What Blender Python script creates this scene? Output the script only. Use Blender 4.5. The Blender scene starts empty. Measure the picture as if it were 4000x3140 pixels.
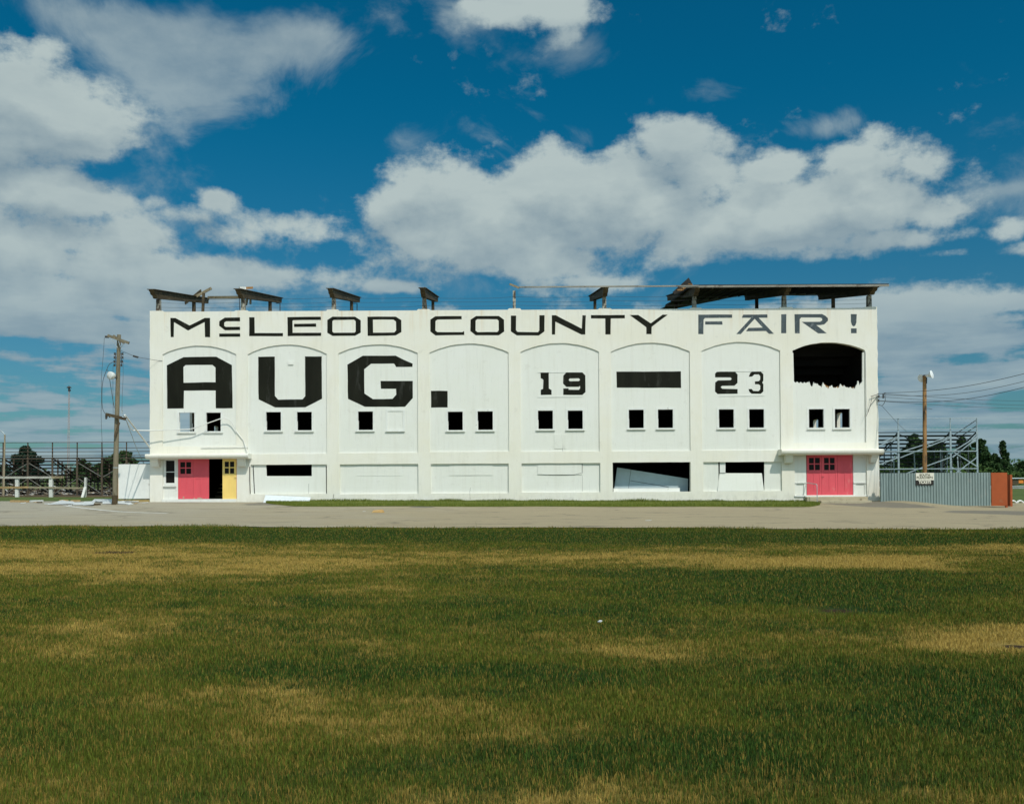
import bpy, bmesh, math, random
import numpy as np
from mathutils import Vector, Matrix
from mathutils.geometry import tessellate_polygon
random.seed(7); rng = np.random.default_rng(11)
R = math.radians
sc = bpy.context.scene
COL = sc.collection

# ------------------------------------------------------------------ camera
FPX, CY = 3550.0, 1800.0
CAM = Vector((0, -50, 1.6))
cam_d = bpy.data.cameras.new('camera'); cam = bpy.data.objects.new('camera', cam_d); COL.objects.link(cam)
cam_d.sensor_width = 36; cam_d.lens = FPX / 4000 * 36
cam_d.shift_y = (CY - 1570) / 4000
cam_d.clip_start = 0.1; cam_d.clip_end = 12000
MC = Matrix.Rotation(R(90.8), 4, 'X') @ Matrix.Rotation(R(-0.32), 4, 'Z')
cam.matrix_world = Matrix.Translation(CAM) @ MC
sc.camera = cam
MR = MC.to_3x3()

# ------------------------------------------------------------------ light
SUN_DIR = Vector((0.38, -0.72, 1.0)).normalized()          # towards the sun
sun_el = math.asin(SUN_DIR.z)
sun_rot = math.atan2(SUN_DIR.x, SUN_DIR.y)
sl = bpy.data.lights.new('sun', 'SUN'); so = bpy.data.objects.new('sun', sl); COL.objects.link(so)
sl.energy = 3.1; sl.angle = R(0.5); sl.color = (1.0, 0.95, 0.86)
so.rotation_euler = SUN_DIR.to_track_quat('Z', 'Y').to_euler()
so.location = (20, -60, 60)
sc.view_settings.view_transform = 'Standard'; sc.view_settings.look = 'None'
sc.view_settings.exposure = 0.0; sc.view_settings.gamma = 1.0; sc.view_settings.use_curve_mapping = False
sc.render.engine = 'CYCLES'
sc.cycles.use_denoising = True
sc.cycles.max_bounces = 6; sc.cycles.diffuse_bounces = 3; sc.cycles.glossy_bounces = 2
sc.cycles.transparent_max_bounces = 6
sc.cycles.use_adaptive_sampling = True; sc.cycles.adaptive_threshold = 0.008

def ray(px, py):
    return MR @ Vector(((px - 2000) / FPX, (CY - py) / FPX, -1))
def P(px, py, Y=0.0):                  # point of the photo on the plane y = Y
    d = ray(px, py); t = (Y - CAM.y) / d.y
    return CAM + d * t
def QX(px, py, X):                     # point of the photo on the plane x = X
    d = ray(px, py); t = (X - CAM.x) / d.x
    return CAM + d * t
def GP(px, py):                        # point on the ground
    d = ray(px, py); t = -CAM.z / (d.z + 0.0067 * d.x)
    return CAM + d * t
def lin(r, g, b):
    f = lambda v: (v / 255 / 12.92) if v / 255 <= 0.04045 else ((v / 255 + 0.055) / 1.055) ** 2.4
    return (f(r), f(g), f(b))

# zoom windows used while measuring the photograph
def Zm(x0, y0, s): return lambda u, v: (x0 + u * s, y0 + v * s)
zA = Zm(560, 1100, .367647); zB = Zm(560, 1560, .367647); zC = Zm(1280, 1100, .367647); zD = Zm(1280, 1560, .367647)
zE = Zm(1980, 1100, .367647); zF = Zm(1980, 1560, .367647); zG = Zm(2680, 1060, .386029); zH = Zm(2680, 1560, .386029)
zL = Zm(0, 1280, .44508); zR = Zm(3380, 1400, .37462); zM = Zm(0, 1940, .45956); zN = Zm(3000, 1940, .45956)
zU = Zm(2560, 1060, .248162); zK = Zm(380, 1290, .204953)

# ------------------------------------------------------------------ node helpers
class NT:
    def __init__(s, nt): s.nt = nt; s.n = nt.nodes; s.l = nt.links
    def node(s, t, **k):
        n = s.n.new(t)
        for a, b in k.items(): setattr(n, a, b)
        return n
    def put(s, sock, v):
        if isinstance(v, bpy.types.NodeSocket): s.l.new(v, sock)
        elif v is not None:
            if hasattr(sock, 'default_value'):
                try: sock.default_value = v
                except Exception:
                    sock.default_value = (*v, 1.0)
    def m(s, op, a, b=None, c=None, clamp=False):
        n = s.node('ShaderNodeMath', operation=op, use_clamp=clamp)
        s.put(n.inputs[0], a)
        if b is not None: s.put(n.inputs[1], b)
        if c is not None: s.put(n.inputs[2], c)
        return n.outputs[0]
    def vm(s, op, a, b=None, scale=None):
        n = s.node('ShaderNodeVectorMath', operation=op)
        s.put(n.inputs[0], a)
        if b is not None: s.put(n.inputs[1], b)
        if scale is not None: s.put(n.inputs['Scale'], scale)
        return n.outputs['Value'] if op in ('DOT_PRODUCT', 'LENGTH') else n.outputs[0]
    def noise(s, vec, scale, detail=4, rough=0.55, dist=0.0, col=False):
        n = s.node('ShaderNodeTexNoise'); s.put(n.inputs['Vector'], vec)
        n.inputs['Scale'].default_value = scale; n.inputs['Detail'].default_value = detail
        n.inputs['Roughness'].default_value = rough; n.inputs['Distortion'].default_value = dist
        return n.outputs['Color'] if col else n.outputs['Fac']
    def rng(s, v, a, b, c=0.0, d=1.0, smooth=False):
        n = s.node('ShaderNodeMapRange', interpolation_type='SMOOTHSTEP' if smooth else 'LINEAR')
        s.put(n.inputs[0], v)
        for i, x in enumerate((a, b, c, d)): s.put(n.inputs[1 + i], x)
        return n.outputs[0]
    def mix(s, f, a, b, mode='MIX'):
        n = s.node('ShaderNodeMix', data_type='RGBA', blend_type=mode)
        s.put(n.inputs[0], f); s.put(n.inputs[6], a); s.put(n.inputs[7], b)
        return n.outputs[2]
    def sep(s, v):
        n = s.node('ShaderNodeSeparateXYZ'); s.put(n.inputs[0], v); return n.outputs
    def comb(s, x, y, z):
        n = s.node('ShaderNodeCombineXYZ')
        for i, q in enumerate((x, y, z)): s.put(n.inputs[i], q)
        return n.outputs[0]
    def pos(s): return s.node('ShaderNodeNewGeometry').outputs['Position']
    def bump(s, h, strength=0.3, dist=0.02):
        n = s.node('ShaderNodeBump'); s.put(n.inputs['Height'], h)
        n.inputs['Strength'].default_value = strength; n.inputs['Distance'].default_value = dist
        return n.outputs[0]

def new_mat(name):
    m = bpy.data.materials.new(name); m.use_nodes = True
    t = NT(m.node_tree); b = t.n['Principled BSDF']
    return m, t, b
C4 = lambda c: (c[0], c[1], c[2], 1.0)

def mat(name, col, rough=0.7, var=0.15, scale=3.0, stretch=(1, 1, 1), bump=0.0, metal=0.0, col2=None, thr=None, spec=0.3):
    m, t, b = new_mat(name)
    p = t.vm('MULTIPLY', t.pos(), tuple(stretch))
    n = t.noise(p, scale, 6, 0.6)
    base = t.mix(t.rng(n, 0.3, 0.7), C4([x * (1 - var) for x in col]), C4([min(1, x * (1 + var)) for x in col]))
    if col2 is not None:
        n2 = t.noise(p, scale * 1.7, 7, 0.65)
        lo = thr or 0.55
        base = t.mix(t.rng(n2, lo, lo + 0.08), base, C4(col2))
    t.put(b.inputs['Base Color'], base)
    b.inputs['Roughness'].default_value = rough; b.inputs['Metallic'].default_value = metal
    b.inputs['Specular IOR Level'].default_value = spec
    if bump: t.put(b.inputs['Normal'], t.bump(t.noise(p, scale * 6, 5, 0.6), bump, 0.02))
    return m

# ------------------------------------------------------------------ sky (world)
def build_world():
    w = bpy.data.worlds.new('World'); sc.world = w; w.use_nodes = True
    t = NT(w.node_tree); t.n.clear()
    out = t.node('ShaderNodeOutputWorld'); bg = t.node('ShaderNodeBackground')
    t.l.new(bg.outputs[0], out.inputs[0])
    sky = t.node('ShaderNodeTexSky'); sky.sky_type = 'NISHITA'; sky.sun_disc = False
    sky.sun_elevation = sun_el; sky.sun_rotation = sun_rot
    sky.air_density = 1.0; sky.dust_density = 0.6; sky.ozone_density = 3.0
    STR = 0.10
    d = t.vm('NORMALIZE', t.node('ShaderNodeTexCoord').outputs['Generated'])
    x, y, z = t.sep(d)
    # deep polarised blue: keep the sky model's brightness profile, push its hue
    skyc = t.mix(1.0, sky.outputs[0], (0.01, 0.53, 0.64, 1.0), 'MULTIPLY')
    hz = t.rng(z, 0.0, 0.40, 1.0, 0.0, smooth=True)
    skyc2 = t.mix(1.0, sky.outputs[0], (0.24, 0.47, 0.53, 1.0), 'MULTIPLY')
    skyc = t.mix(hz, skyc, skyc2)
    # cloud field in azimuth / elevation
    az = t.m('ARCTAN2', x, y); el = t.m('ARCSINE', z)
    S = 1.8382
    blobs = [  # in 2176-wide view pixels: cx, cy, rx, ry, weight
        (50, 190, 160, 120, 1.2), (160, 260, 110, 100, 1.15), (80, 110, 90, 60, .9), (60, 320, 190, 60, .8), (-60, 260, 160, 160, 1.1),
                (1150, 15, 130, 52, 1.05), (1205, 80, 50, 34, .75), (1000, 10, 60, 30, .6),
        (110, 420, 200, 70, 1.15), (40, 500, 240, 100, 1.15), (260, 500, 210, 62, 1.1), (465, 432, 52, 34, 1.05), (400, 462, 90, 34, .95), (330, 430, 50, 24, .8),
        (610, 482, 150, 44, 1.1), (500, 505, 180, 44, 1.0), (350, 570, 340, 58, 1.15), (100, 620, 270, 54, 1.0), (600, 585, 180, 36, .95), (760, 520, 60, 60, .7),
        (930, 395, 150, 90, 1.25), (840, 450, 90, 80, 1.0), (1000, 480, 230, 110, 1.3), (1160, 400, 130, 90, 1.3), 
        (1430, 300, 80, 62, 1.25), (1500, 270, 30, 40, .6), (1350, 360, 100, 60, 1.0), (1300, 430, 250, 100, 1.3), (1480, 380, 90, 80, 1.1), (1100, 560, 260, 48, .95), (1420, 520, 200, 50, .9),
        (1650, 365, 85, 42, 1.0), (1600, 420, 90, 50, .95), (1840, 340, 120, 66, 1.15), (1950, 370, 90, 60, 1.0), 
        (1800, 430, 230, 78, 1.3), (1990, 450, 75, 62, 1.0), (1650, 470, 230, 68, 1.25), (1900, 510, 170, 30, .95), (1740, 540, 110, 20, .7),
        (2145, 490, 55, 32, 1.0), (2190, 525, 60, 24, .9), (2010, 538, 60, 15, .7), 
        (830, 608, 80, 18, .85), (1230, 600, 200, 22, .7), (1960, 670, 140, 36, .85), (2080, 720, 120, 30, .7), (2160, 650, 60, 30, .5)]
    wisps = [(250, 50, 230, 45, .8), (540, 60, 130, 60, 1.0), (430, 130, 170, 60, .9), (390, 215, 90, 50, .7), (640, 90, 80, 45, .8), (300, 110, 120, 60, .7),
        (350, 290, 45, 45, .6), (470, 240, 60, 30, .5), (1230, 110, 50, 30, .7), (1000, 30, 70, 30, .7), (1500, 200, 60, 30, .5), (1560, 330, 60, 60, .6), (1750, 270, 80, 28, .8), (1800, 260, 40, 24, .6),
        (2140, 402, 60, 12, .8), (2090, 430, 60, 40, .6), (865, 300, 55, 40, .7), (830, 380, 60, 50, .6), (420, 470, 260, 40, .5), (760, 470, 80, 60, .6), (200, 380, 200, 60, .5), (1260, 290, 50, 26, .5), (700, 600, 250, 40, .7), (1700, 420, 120, 30, .6), (2060, 340, 30, 60, .5)]
    def make_group(blobs, name):
      grp = bpy.data.node_groups.new(name, 'ShaderNodeTree')
      grp.interface.new_socket('A', in_out='INPUT', socket_type='NodeSocketFloat')
      grp.interface.new_socket('E', in_out='INPUT', socket_type='NodeSocketFloat')
      grp.interface.new_socket('F', in_out='OUTPUT', socket_type='NodeSocketFloat')
      g = NT(grp); gi = g.node('NodeGroupInput'); go = g.node('NodeGroupOutput')
      acc = None
      for cx, cy, rx, ry, wgt in blobs:
          dv = ray(cx * S, cy * S).normalized()
          a0 = math.atan2(dv.x, dv.y); e0 = math.asin(dv.z)
          k = math.cos(e0)
          ra = rx * S / FPX * math.cos(a0) * 1.0 / max(k, .3) * 1.0; re = ry * S / FPX * math.cos(a0) ** 1 * math.cos(e0)
          da = g.m('MULTIPLY', g.m('SUBTRACT', gi.outputs[0], a0), 1 / ra)
          de = g.m('MULTIPLY', g.m('SUBTRACT', gi.outputs[1], e0), 1 / re)
          q = g.m('MULTIPLY_ADD', da, da, g.m('MULTIPLY', de, de))
          e = g.m('MULTIPLY', g.m('EXPONENT', g.m('MULTIPLY', q, -0.8)), wgt)
          acc = e if acc is None else (g.m('ADD', acc, e) if name == 'WispField' else g.m('SMOOTH_MAX', acc, e, 0.22))
    # clouds behind and beside the photographed part of the sky
      g.l.new(acc, go.inputs[0])
      return grp
    grp = make_group(blobs, 'CloudField'); grw = make_group(wisps, 'WispField')
    def field(dir_, az_, el_, det):
        n = t.node('ShaderNodeGroup'); n.node_tree = grp
        t.put(n.inputs[0], az_); t.put(n.inputs[1], el_)
        f = t.m('SUBTRACT', t.m('MINIMUM', n.outputs[0], 1.5), 0.17)
        n1 = t.noise(t.vm('MULTIPLY', dir_, (1, 1, 1.5)), 5.0, det, 0.60, 0.25)
        n2 = t.noise(t.vm('MULTIPLY', dir_, (1, 1, 1.7)), 17.0, max(det - 2, 2), 0.6)
        # low sky: a layer seen edge on
        lz = t.m('ADD', t.sep(dir_)[2], 0.07)
        pl = t.vm('MULTIPLY', t.comb(t.m('DIVIDE', t.sep(dir_)[0], lz), t.m('DIVIDE', t.sep(dir_)[1], lz), 0.0), (1.0, 1.0, 0))
        n3 = t.noise(pl, 0.85, det, 0.55)
        low = t.rng(t.sep(dir_)[2], 0.24, 0.13, 0.0, 1.0, smooth=True)
        f = t.m('ADD', f, t.m('MULTIPLY', low, t.m('ADD', t.rng(n3, 0.385, 0.60, 0.0, 1.12), t.rng(t.sep(dir_)[2], 0.14, 0.03, 0.0, 0.25))))
        back = t.rng(t.sep(dir_)[1], 0.45, 0.2, 0.0, 1.0)
        f = t.m('ADD', f, t.m('MULTIPLY', back, t.rng(n1, 0.42, 0.6, 0.0, 0.95)))
        f = t.m('ADD', f, t.m('MULTIPLY', t.m('SUBTRACT', n1, 0.5), 1.9))
        f = t.m('ADD', f, t.m('MULTIPLY', t.m('SUBTRACT', n2, 0.5), 1.15))
        if det > 6: f = t.m('ADD', f, t.m('MULTIPLY', t.m('SUBTRACT', t.noise(dir_, 48.0, 6, 0.65), 0.5), 0.55))
        return f, n3
    F0, n3 = field(d, az, el, 8)
    off = 0.030
    d2 = t.vm('ADD', d, (0.010, 0.0, off))
    F1, _ = field(d2, t.m('ADD', az, 0.010), t.m('ADD', el, off), 4)
    dens = t.rng(F0, 0.28, 0.74, 0.0, 1.0, smooth=True)
    wn = t.node('ShaderNodeGroup'); wn.node_tree = grw; t.put(wn.inputs[0], az); t.put(wn.inputs[1], el)
    wf = t.m('ADD', wn.outputs[0], t.m('MULTIPLY', t.m('SUBTRACT', t.noise(t.vm('MULTIPLY', d, (1, 1, 1.3)), 7.0, 9, 0.62, 0.6), 0.5), 4.2))
    wd = t.m('MULTIPLY', t.rng(wf, 0.30, 1.5, 0.0, 1.0, smooth=True), 0.62)
    dens = t.m('SUBTRACT', 1.0, t.m('MULTIPLY', t.m('SUBTRACT', 1.0, dens), t.m('SUBTRACT', 1.0, wd)))
    dens = t.m('MULTIPLY', dens, t.rng(z, 0.0, 0.10, 0.80, 0.96))
    lit = t.rng(t.m('SUBTRACT', F0, F1), -0.45, 0.45, 0.0, 1.0)
    thick = t.rng(F0, 0.7, 1.5, 0.0, 1.0)
    shade = t.m('ADD', t.m('MULTIPLY', lit, 0.75), t.m('MULTIPLY', t.rng(t.noise(t.vm('MULTIPLY', d, (1, 1, 2.8)), 4.5, 6, 0.6), 0.35, 0.65), 0.42))
    shade = t.m('SUBTRACT', shade, t.m('MULTIPLY', thick, 0.10), clamp=True)
    cl = t.mix(shade, C4(lin(124, 147, 160)), C4(lin(182, 196, 195)))
    lowc = t.rng(z, 0.28, 0.08, 0.0, 1.0, smooth=True)
    cl = t.mix(t.m('MULTIPLY', lowc, 0.75), cl, t.mix(t.rng(n3, 0.38, 0.64), C4(lin(100, 136, 160)), C4(lin(146, 168, 178))))
    # clouds behind the camera, towards the sun, brightened to add fill on the facade
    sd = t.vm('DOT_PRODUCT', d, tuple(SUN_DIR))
    fill_glow = t.rng(sd, 0.1, 1.0, 1.0, 3.6, smooth=True)
    cl = t.vm('SCALE', cl, scale=t.m('MULTIPLY', fill_glow, 1.0 / STR))
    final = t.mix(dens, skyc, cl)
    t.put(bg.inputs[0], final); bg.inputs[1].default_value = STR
build_world()
sc.world.cycles.sampling_method = 'MANUAL'; sc.world.cycles.sample_map_resolution = 512

# ------------------------------------------------------------------ mesh helpers
class MB:
    def __init__(s): s.v = []; s.f = []
    def box(s, x0, x1, y0, y1, z0, z1):
        b = len(s.v)
        s.v += [(x0, y0, z0), (x1, y0, z0), (x1, y1, z0), (x0, y1, z0), (x0, y0, z1), (x1, y0, z1), (x1, y1, z1), (x0, y1, z1)]
        s.f += [tuple(b + i for i in q) for q in ((0, 3, 2, 1), (4, 5, 6, 7), (0, 1, 5, 4), (1, 2, 6, 5), (2, 3, 7, 6), (3, 0, 4, 7))]
        return s
    def prism(s, outer, y0, y1, holes=(), axis='y'):
        loops = [list(outer)] + [list(h) for h in holes]
        tri = tessellate_polygon([[Vector((p[0], p[1], 0)) for p in l] for l in loops])
        flat = [p for l in loops for p in l]
        def mk(p, d):
            return (p[0], d, p[1]) if axis == 'y' else ((d, p[0], p[1]) if axis == 'x' else (p[0], p[1], d))
        b = len(s.v); n = len(flat)
        s.v += [mk(p, y0) for p in flat] + [mk(p, y1) for p in flat]
        s.f += [(b + a, b + c, b + e) for a, c, e in tri] + [(b + n + a, b + n + e, b + n + c) for a, c, e in tri]
        k = 0
        for l in loops:
            m_ = len(l)
            for i in range(m_):
                j = (i + 1) % m_
                s.f.append((b + k + i, b + k + j, b + n + k + j, b + n + k + i))
            k += m_
        return s
    def tube(s, pts, r, n=8, r1=None, caps=True):
        pts = [Vector(p) for p in pts]
        b = len(s.v); N = len(pts)
        up = Vector((0.013, 0.021, 1)).normalized()
        for i, p in enumerate(pts):
            t = (pts[min(i + 1, N - 1)] - pts[max(i - 1, 0)]).normalized()
            ref = up if abs(t.dot(up)) < 0.97 else Vector((1, 0, 0))
            a = t.cross(ref).normalized(); c = t.cross(a)
            rr = r if r1 is None else r + (r1 - r) * i / (N - 1)
            for k in range(n):
                an = 2 * math.pi * k / n
                s.v.append(tuple(p + (a * math.cos(an) + c * math.sin(an)) * rr))
        for i in range(N - 1):
            for k in range(n):
                k2 = (k + 1) % n
                s.f.append((b + i * n + k, b + i * n + k2, b + (i + 1) * n + k2, b + (i + 1) * n + k))
        if caps:
            s.f.append(tuple(b + k for k in reversed(range(n)))); s.f.append(tuple(b + (N - 1) * n + k for k in range(n)))
        return s
    def bar(s, p, q, w, h, up=(0, 0, 1)):              # rectangular bar from p to q
        p, q = Vector(p), Vector(q); t = (q - p).normalized(); u = Vector(up)
        if abs(t.dot(u)) > .98: u = Vector((0, 1, 0))
        a = t.cross(u).normalized() * w / 2; c = a.cross(t).normalized() * h / 2
        b = len(s.v)
        for e in (p, q): s.v += [tuple(e - a - c), tuple(e + a - c), tuple(e + a + c), tuple(e - a + c)]
        s.f += [tuple(b + i for i in f_) for f_ in ((0, 1, 2, 3), (7, 6, 5, 4), (0, 4, 5, 1), (1, 5, 6, 2), (2, 6, 7, 3), (3, 7, 4, 0))]
        return s
    def lathe(s, prof, origin, axis, n=14):            # prof: (dist along axis, radius)
        o = Vector(origin); t = Vector(axis).normalized()
        a = t.cross(Vector((0.1, .3, 1))).normalized(); c = t.cross(a); b = len(s.v)
        for h, r in prof:
            for k in range(n):
                an = 2 * math.pi * k / n
                s.v.append(tuple(o + t * h + (a * math.cos(an) + c * math.sin(an)) * max(r, 1e-4)))
        for i in range(len(prof) - 1):
            for k in range(n):
                k2 = (k + 1) % n
                s.f.append((b + i * n + k, b + i * n + k2, b + (i + 1) * n + k2, b + (i + 1) * n + k))
        return s
    def build(s, name, m, parent=None, origin=None, bevel=0.0, smooth=False):
        o0 = Vector((0, 0, 0))
        if parent is not None:
            r = parent
            while r.parent is not None: r = r.parent
            o0 = r.location.copy()
        elif origin is not None: o0 = Vector(origin)
        me = bpy.data.meshes.new(name)
        me.from_pydata([tuple(Vector(v) - o0) for v in s.v], [], s.f); me.validate()
        bm = bmesh.new(); bm.from_mesh(me); bmesh.ops.recalc_face_normals(bm, faces=bm.faces); bm.to_mesh(me); bm.free()
        o = bpy.data.objects.new(name, me); COL.objects.link(o); me.materials.append(m)
        if parent is not None: o.parent = parent
        elif origin is not None: o.location = o0
        if bevel:
            md = o.modifiers.new('bevel', 'BEVEL'); md.width = bevel; md.segments = 2; md.limit_method = 'ANGLE'; md.angle_limit = R(40)
        if smooth:
            for p in me.polygons: p.use_smooth = True
            try: me.set_sharp_from_angle(angle=R(40))
            except Exception: pass
        return o

def thing(name, loc, label, cat, group=None):
    o = bpy.data.objects.new(name, None); COL.objects.link(o); o.location = loc; o.empty_display_size = .3
    return tag(o, label, cat, group)
def tag(o, label=None, cat=None, group=None, kind=None):
    if label: o['label'] = label
    if cat: o['category'] = cat
    if group: o['group'] = group
    if kind: o['kind'] = kind
    return o

# ------------------------------------------------------------------ ground
def g(x, y):
    xc = max(-45, min(45, x)); z = -0.0067 * xc
    s = lambda v: 0 if v <= 0 else (1 if v >= 1 else v * v * (3 - 2 * v))
    return z - 0.22 * s((x - 20.4) / 3.5) * s((y + 10) / 6)
def gv(X, Y):
    s = lambda v: (lambda q: q * q * (3 - 2 * q))(np.clip(v, 0, 1))
    return -0.0067 * np.clip(X, -45, 45) - 0.22 * s((X - 20.4) / 3.5) * s((Y + 10) / 6)

def patch_group():
    """straw / lush / dirt factors of the field as functions of world position"""
    gr = bpy.data.node_groups.new('FieldPatches', 'ShaderNodeTree')
    gr.interface.new_socket('P', in_out='INPUT', socket_type='NodeSocketVector')
    for nme in ('Straw', 'Lush', 'Dirt'): gr.interface.new_socket(nme, in_out='OUTPUT', socket_type='NodeSocketFloat')
    t = NT(gr); gi = t.node('NodeGroupInput'); go = t.node('NodeGroupOutput')
    x, y, z = t.sep(gi.outputs[0])
    def ell(items):
        acc = None
        for px, py, rx, ry, w in items:
            c = GP(px, py); e1 = GP(px + rx, py); e2 = GP(px, py + ry); e3 = GP(px, py - ry)
            ax = abs(e1.x - c.x); ay = abs(e3.y - e2.y) / 2
            a = t.m('MULTIPLY', t.m('SUBTRACT', x, c.x), 1 / ax); b = t.m('MULTIPLY', t.m('SUBTRACT', y, c.y), 1 / ay)
            q = t.m('MULTIPLY_ADD', a, a, t.m('MULTIPLY', b, b))
            e = t.m('MULTIPLY', t.m('EXPONENT', t.m('MULTIPLY', q, -1.0)), w)
            acc = e if acc is None else t.m('ADD', acc, e)
        return acc
    straw = ell([(150, 2150, 700, 30, .6), (100, 2225, 500, 24, .8), (700, 2175, 600, 26, .32), (500, 2270, 500, 30, .25), (1400, 2200, 700, 50, .42),
                 (1200, 2130, 500, 16, .35), (3150, 2140, 350, 14, .55), (3120, 2200, 420, 22, .95), (3500, 2180, 350, 18, .6), (3900, 2130, 350, 25, .6),
                 (3500, 2205, 200, 20, .5), (2400, 2180, 500, 30, .3), (3900, 2490, 300, 40, .95), (3750, 2530, 160, 25, .6), (3980, 2450, 160, 20, .4),
                 (2700, 2560, 500, 50, .3), (2450, 2540, 250, 30, .25), (1600, 2830, 600, 90, .22), (3300, 2300, 700, 30, -.4),
                 (1400, 2530, 350, 40, .25), (700, 2420, 500, 50, .2), (300, 2480, 300, 60, .35), (500, 3050, 700, 80, .36), (1000, 2740, 400, 50, .2), (2300, 3100, 500, 60, .3),
                 (3300, 3120, 600, 50, .22), (3500, 2760, 600, 120, -.3), (3000, 2900, 700, 120, -.14), (2900, 2420, 300, 30, .12)])
    lush_shade = ell([(700, 2085, 1400, 17, 1.3), (2600, 2100, 1500, 20, 1.3), (3600, 2115, 500, 16, .7), (3100, 2250, 700, 28, .75), (3100, 2310, 700, 35, .6), (700, 2370, 130, 18, .8),
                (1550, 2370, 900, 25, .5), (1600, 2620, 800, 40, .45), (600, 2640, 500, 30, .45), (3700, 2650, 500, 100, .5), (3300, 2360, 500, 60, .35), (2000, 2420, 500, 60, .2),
                (1650, 2270, 200, 20, .35), (2300, 2640, 900, 60, .3), (450, 2880, 500, 50, .3), (3300, 2850, 900, 160, .6), (2600, 3000, 700, 120, .25), (1250, 2930, 200, 30, .3)])  # ellipses at the bottom and right paint light fall-off into the grass colour
    dirt = ell([(3270, 2386, 90, 9, 1.0), (3960, 2525, 70, 10, .85), (430, 2161, 90, 4, 1.1), (500, 2158, 60, 3, .6), (3010, 2150, 160, 9, .45)])
    P2 = t.vm('MULTIPLY', gi.outputs[0], (0.55, 1.0, 0.0))
    n1 = t.noise(P2, 0.42, 6, 0.65, 0.5); n2 = t.noise(P2, 2.6, 5, 0.65); n3 = t.noise(gi.outputs[0], 9.0, 3, 0.6)
    nn = t.m('ADD', t.m('MULTIPLY', t.m('SUBTRACT', n1, 0.5), 1.7), t.m('MULTIPLY', t.m('SUBTRACT', n2, 0.5), 1.9))
    nn = t.m('ADD', nn, t.m('MULTIPLY', t.m('SUBTRACT', n3, 0.5), 1.0))
    st = t.m('ADD', t.m('ADD', straw, nn), 0.17)
    st = t.m('SUBTRACT', st, t.m('MULTIPLY', lush_shade, 0.62))
    t.l.new(t.rng(st, 0.0, 1.0, 0.0, 1.0, smooth=True), go.inputs[0])
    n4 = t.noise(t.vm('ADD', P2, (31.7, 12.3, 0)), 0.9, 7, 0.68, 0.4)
    t.l.new(t.rng(t.m('ADD', lush_shade, t.m('MULTIPLY', t.m('SUBTRACT', n4, 0.44), 4.2)), 0.0, 0.95, 0.0, 1.0, smooth=True), go.inputs[1])
    t.l.new(t.rng(t.m('ADD', dirt, t.m('MULTIPLY', nn, 0.35)), 0.45, 0.75, 0.0, 1.0), go.inputs[2])
    return gr
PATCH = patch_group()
def field_colour(t, mul=1.0, rnd=None):
    n = t.node('ShaderNodeGroup'); n.node_tree = PATCH; t.put(n.inputs[0], t.pos())
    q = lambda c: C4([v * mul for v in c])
    olive = q((0.100, 0.114, 0.015)); lush_shade = q((0.030, 0.064, 0.012)); straw = q((0.44, 0.315, 0.085)); dirt = q((0.075, 0.050, 0.028))
    base = t.mix(n.outputs[1], olive, lush_shade)
    st = n.outputs[0]
    if rnd is not None:                                 # blades: each one is straw or green
        st = t.rng(t.m('SUBTRACT', t.m('ADD', t.m('MULTIPLY', st, 0.80), 0.20), rnd), -0.06, 0.06)
        rr = t.m('FRACT', t.m('MULTIPLY', rnd, 37.7))
        base = t.mix(t.rng(rr, 0.0, 1.0, 0.0, 0.55), base, q((0.050, 0.086, 0.014)))
        straw = t.mix(t.m('MULTIPLY', t.m('SUBTRACT', 1.0, t.rng(n.outputs[0], .25, .8)), 1.0), t.mix(rr, straw, q((0.26, 0.18, 0.045))), q((0.23, 0.160, 0.036)))
        base = t.vm('SCALE', base, scale=t.rng(rr, 0, 1, 0.5, 1.55))
    c = t.mix(st, base, straw)
    return t.mix(n.outputs[2], c, dirt), n

def grid_mesh(name, xs, ys, off, m):
    V = []; F = []
    nx, ny = len(xs), len(ys)
    for y in ys:
        for x in xs: V.append((x, y, g(x, y) + off))
    for j in range(ny - 1):
        for i in range(nx - 1):
            a = j * nx + i; F.append((a, a + 1, a + nx + 1, a + nx))
    me = bpy.data.meshes.new(name); me.from_pydata(V, [], F); o = bpy.data.objects.new(name, me); COL.objects.link(o); me.materials.append(m)
    return o

def m_ground():
    m, t, b = new_mat('field_ground')
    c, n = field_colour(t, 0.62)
    y = t.sep(t.pos())[1]
    fine = t.noise(t.pos(), 60, 3, 0.7)
    c = t.mix(1.0, c, t.mix(fine, (0.55, 0.55, 0.55, 1), (1.4, 1.4, 1.4, 1)), 'MULTIPLY')
    far = t.mix(t.noise(t.pos(), 0.06, 4), C4((0.060, 0.105, 0.030)), C4((0.115, 0.140, 0.045)))
    c = t.mix(t.rng(y, -3, 3), c, far)
    t.put(b.inputs['Base Color'], c); b.inputs['Roughness'].default_value = 0.95; b.inputs['Specular IOR Level'].default_value = 0.1
    t.put(b.inputs['Normal'], t.bump(fine, 0.6, 0.03))
    return m
xs = [-4000, -1500, -600, -250, -120] + list(np.arange(-80, 81, 2.0)) + [120, 250, 600, 1500, 4000]
ys = [-400, -150, -80] + list(np.arange(-56, 40, 2.0)) + [50, 70, 100, 160, 300, 700, 2000, 6000]
tag(grid_mesh('ground', xs, ys, 0.0, m_ground()), kind='structure', label='mown field of mixed green and straw coloured grass')

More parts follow.
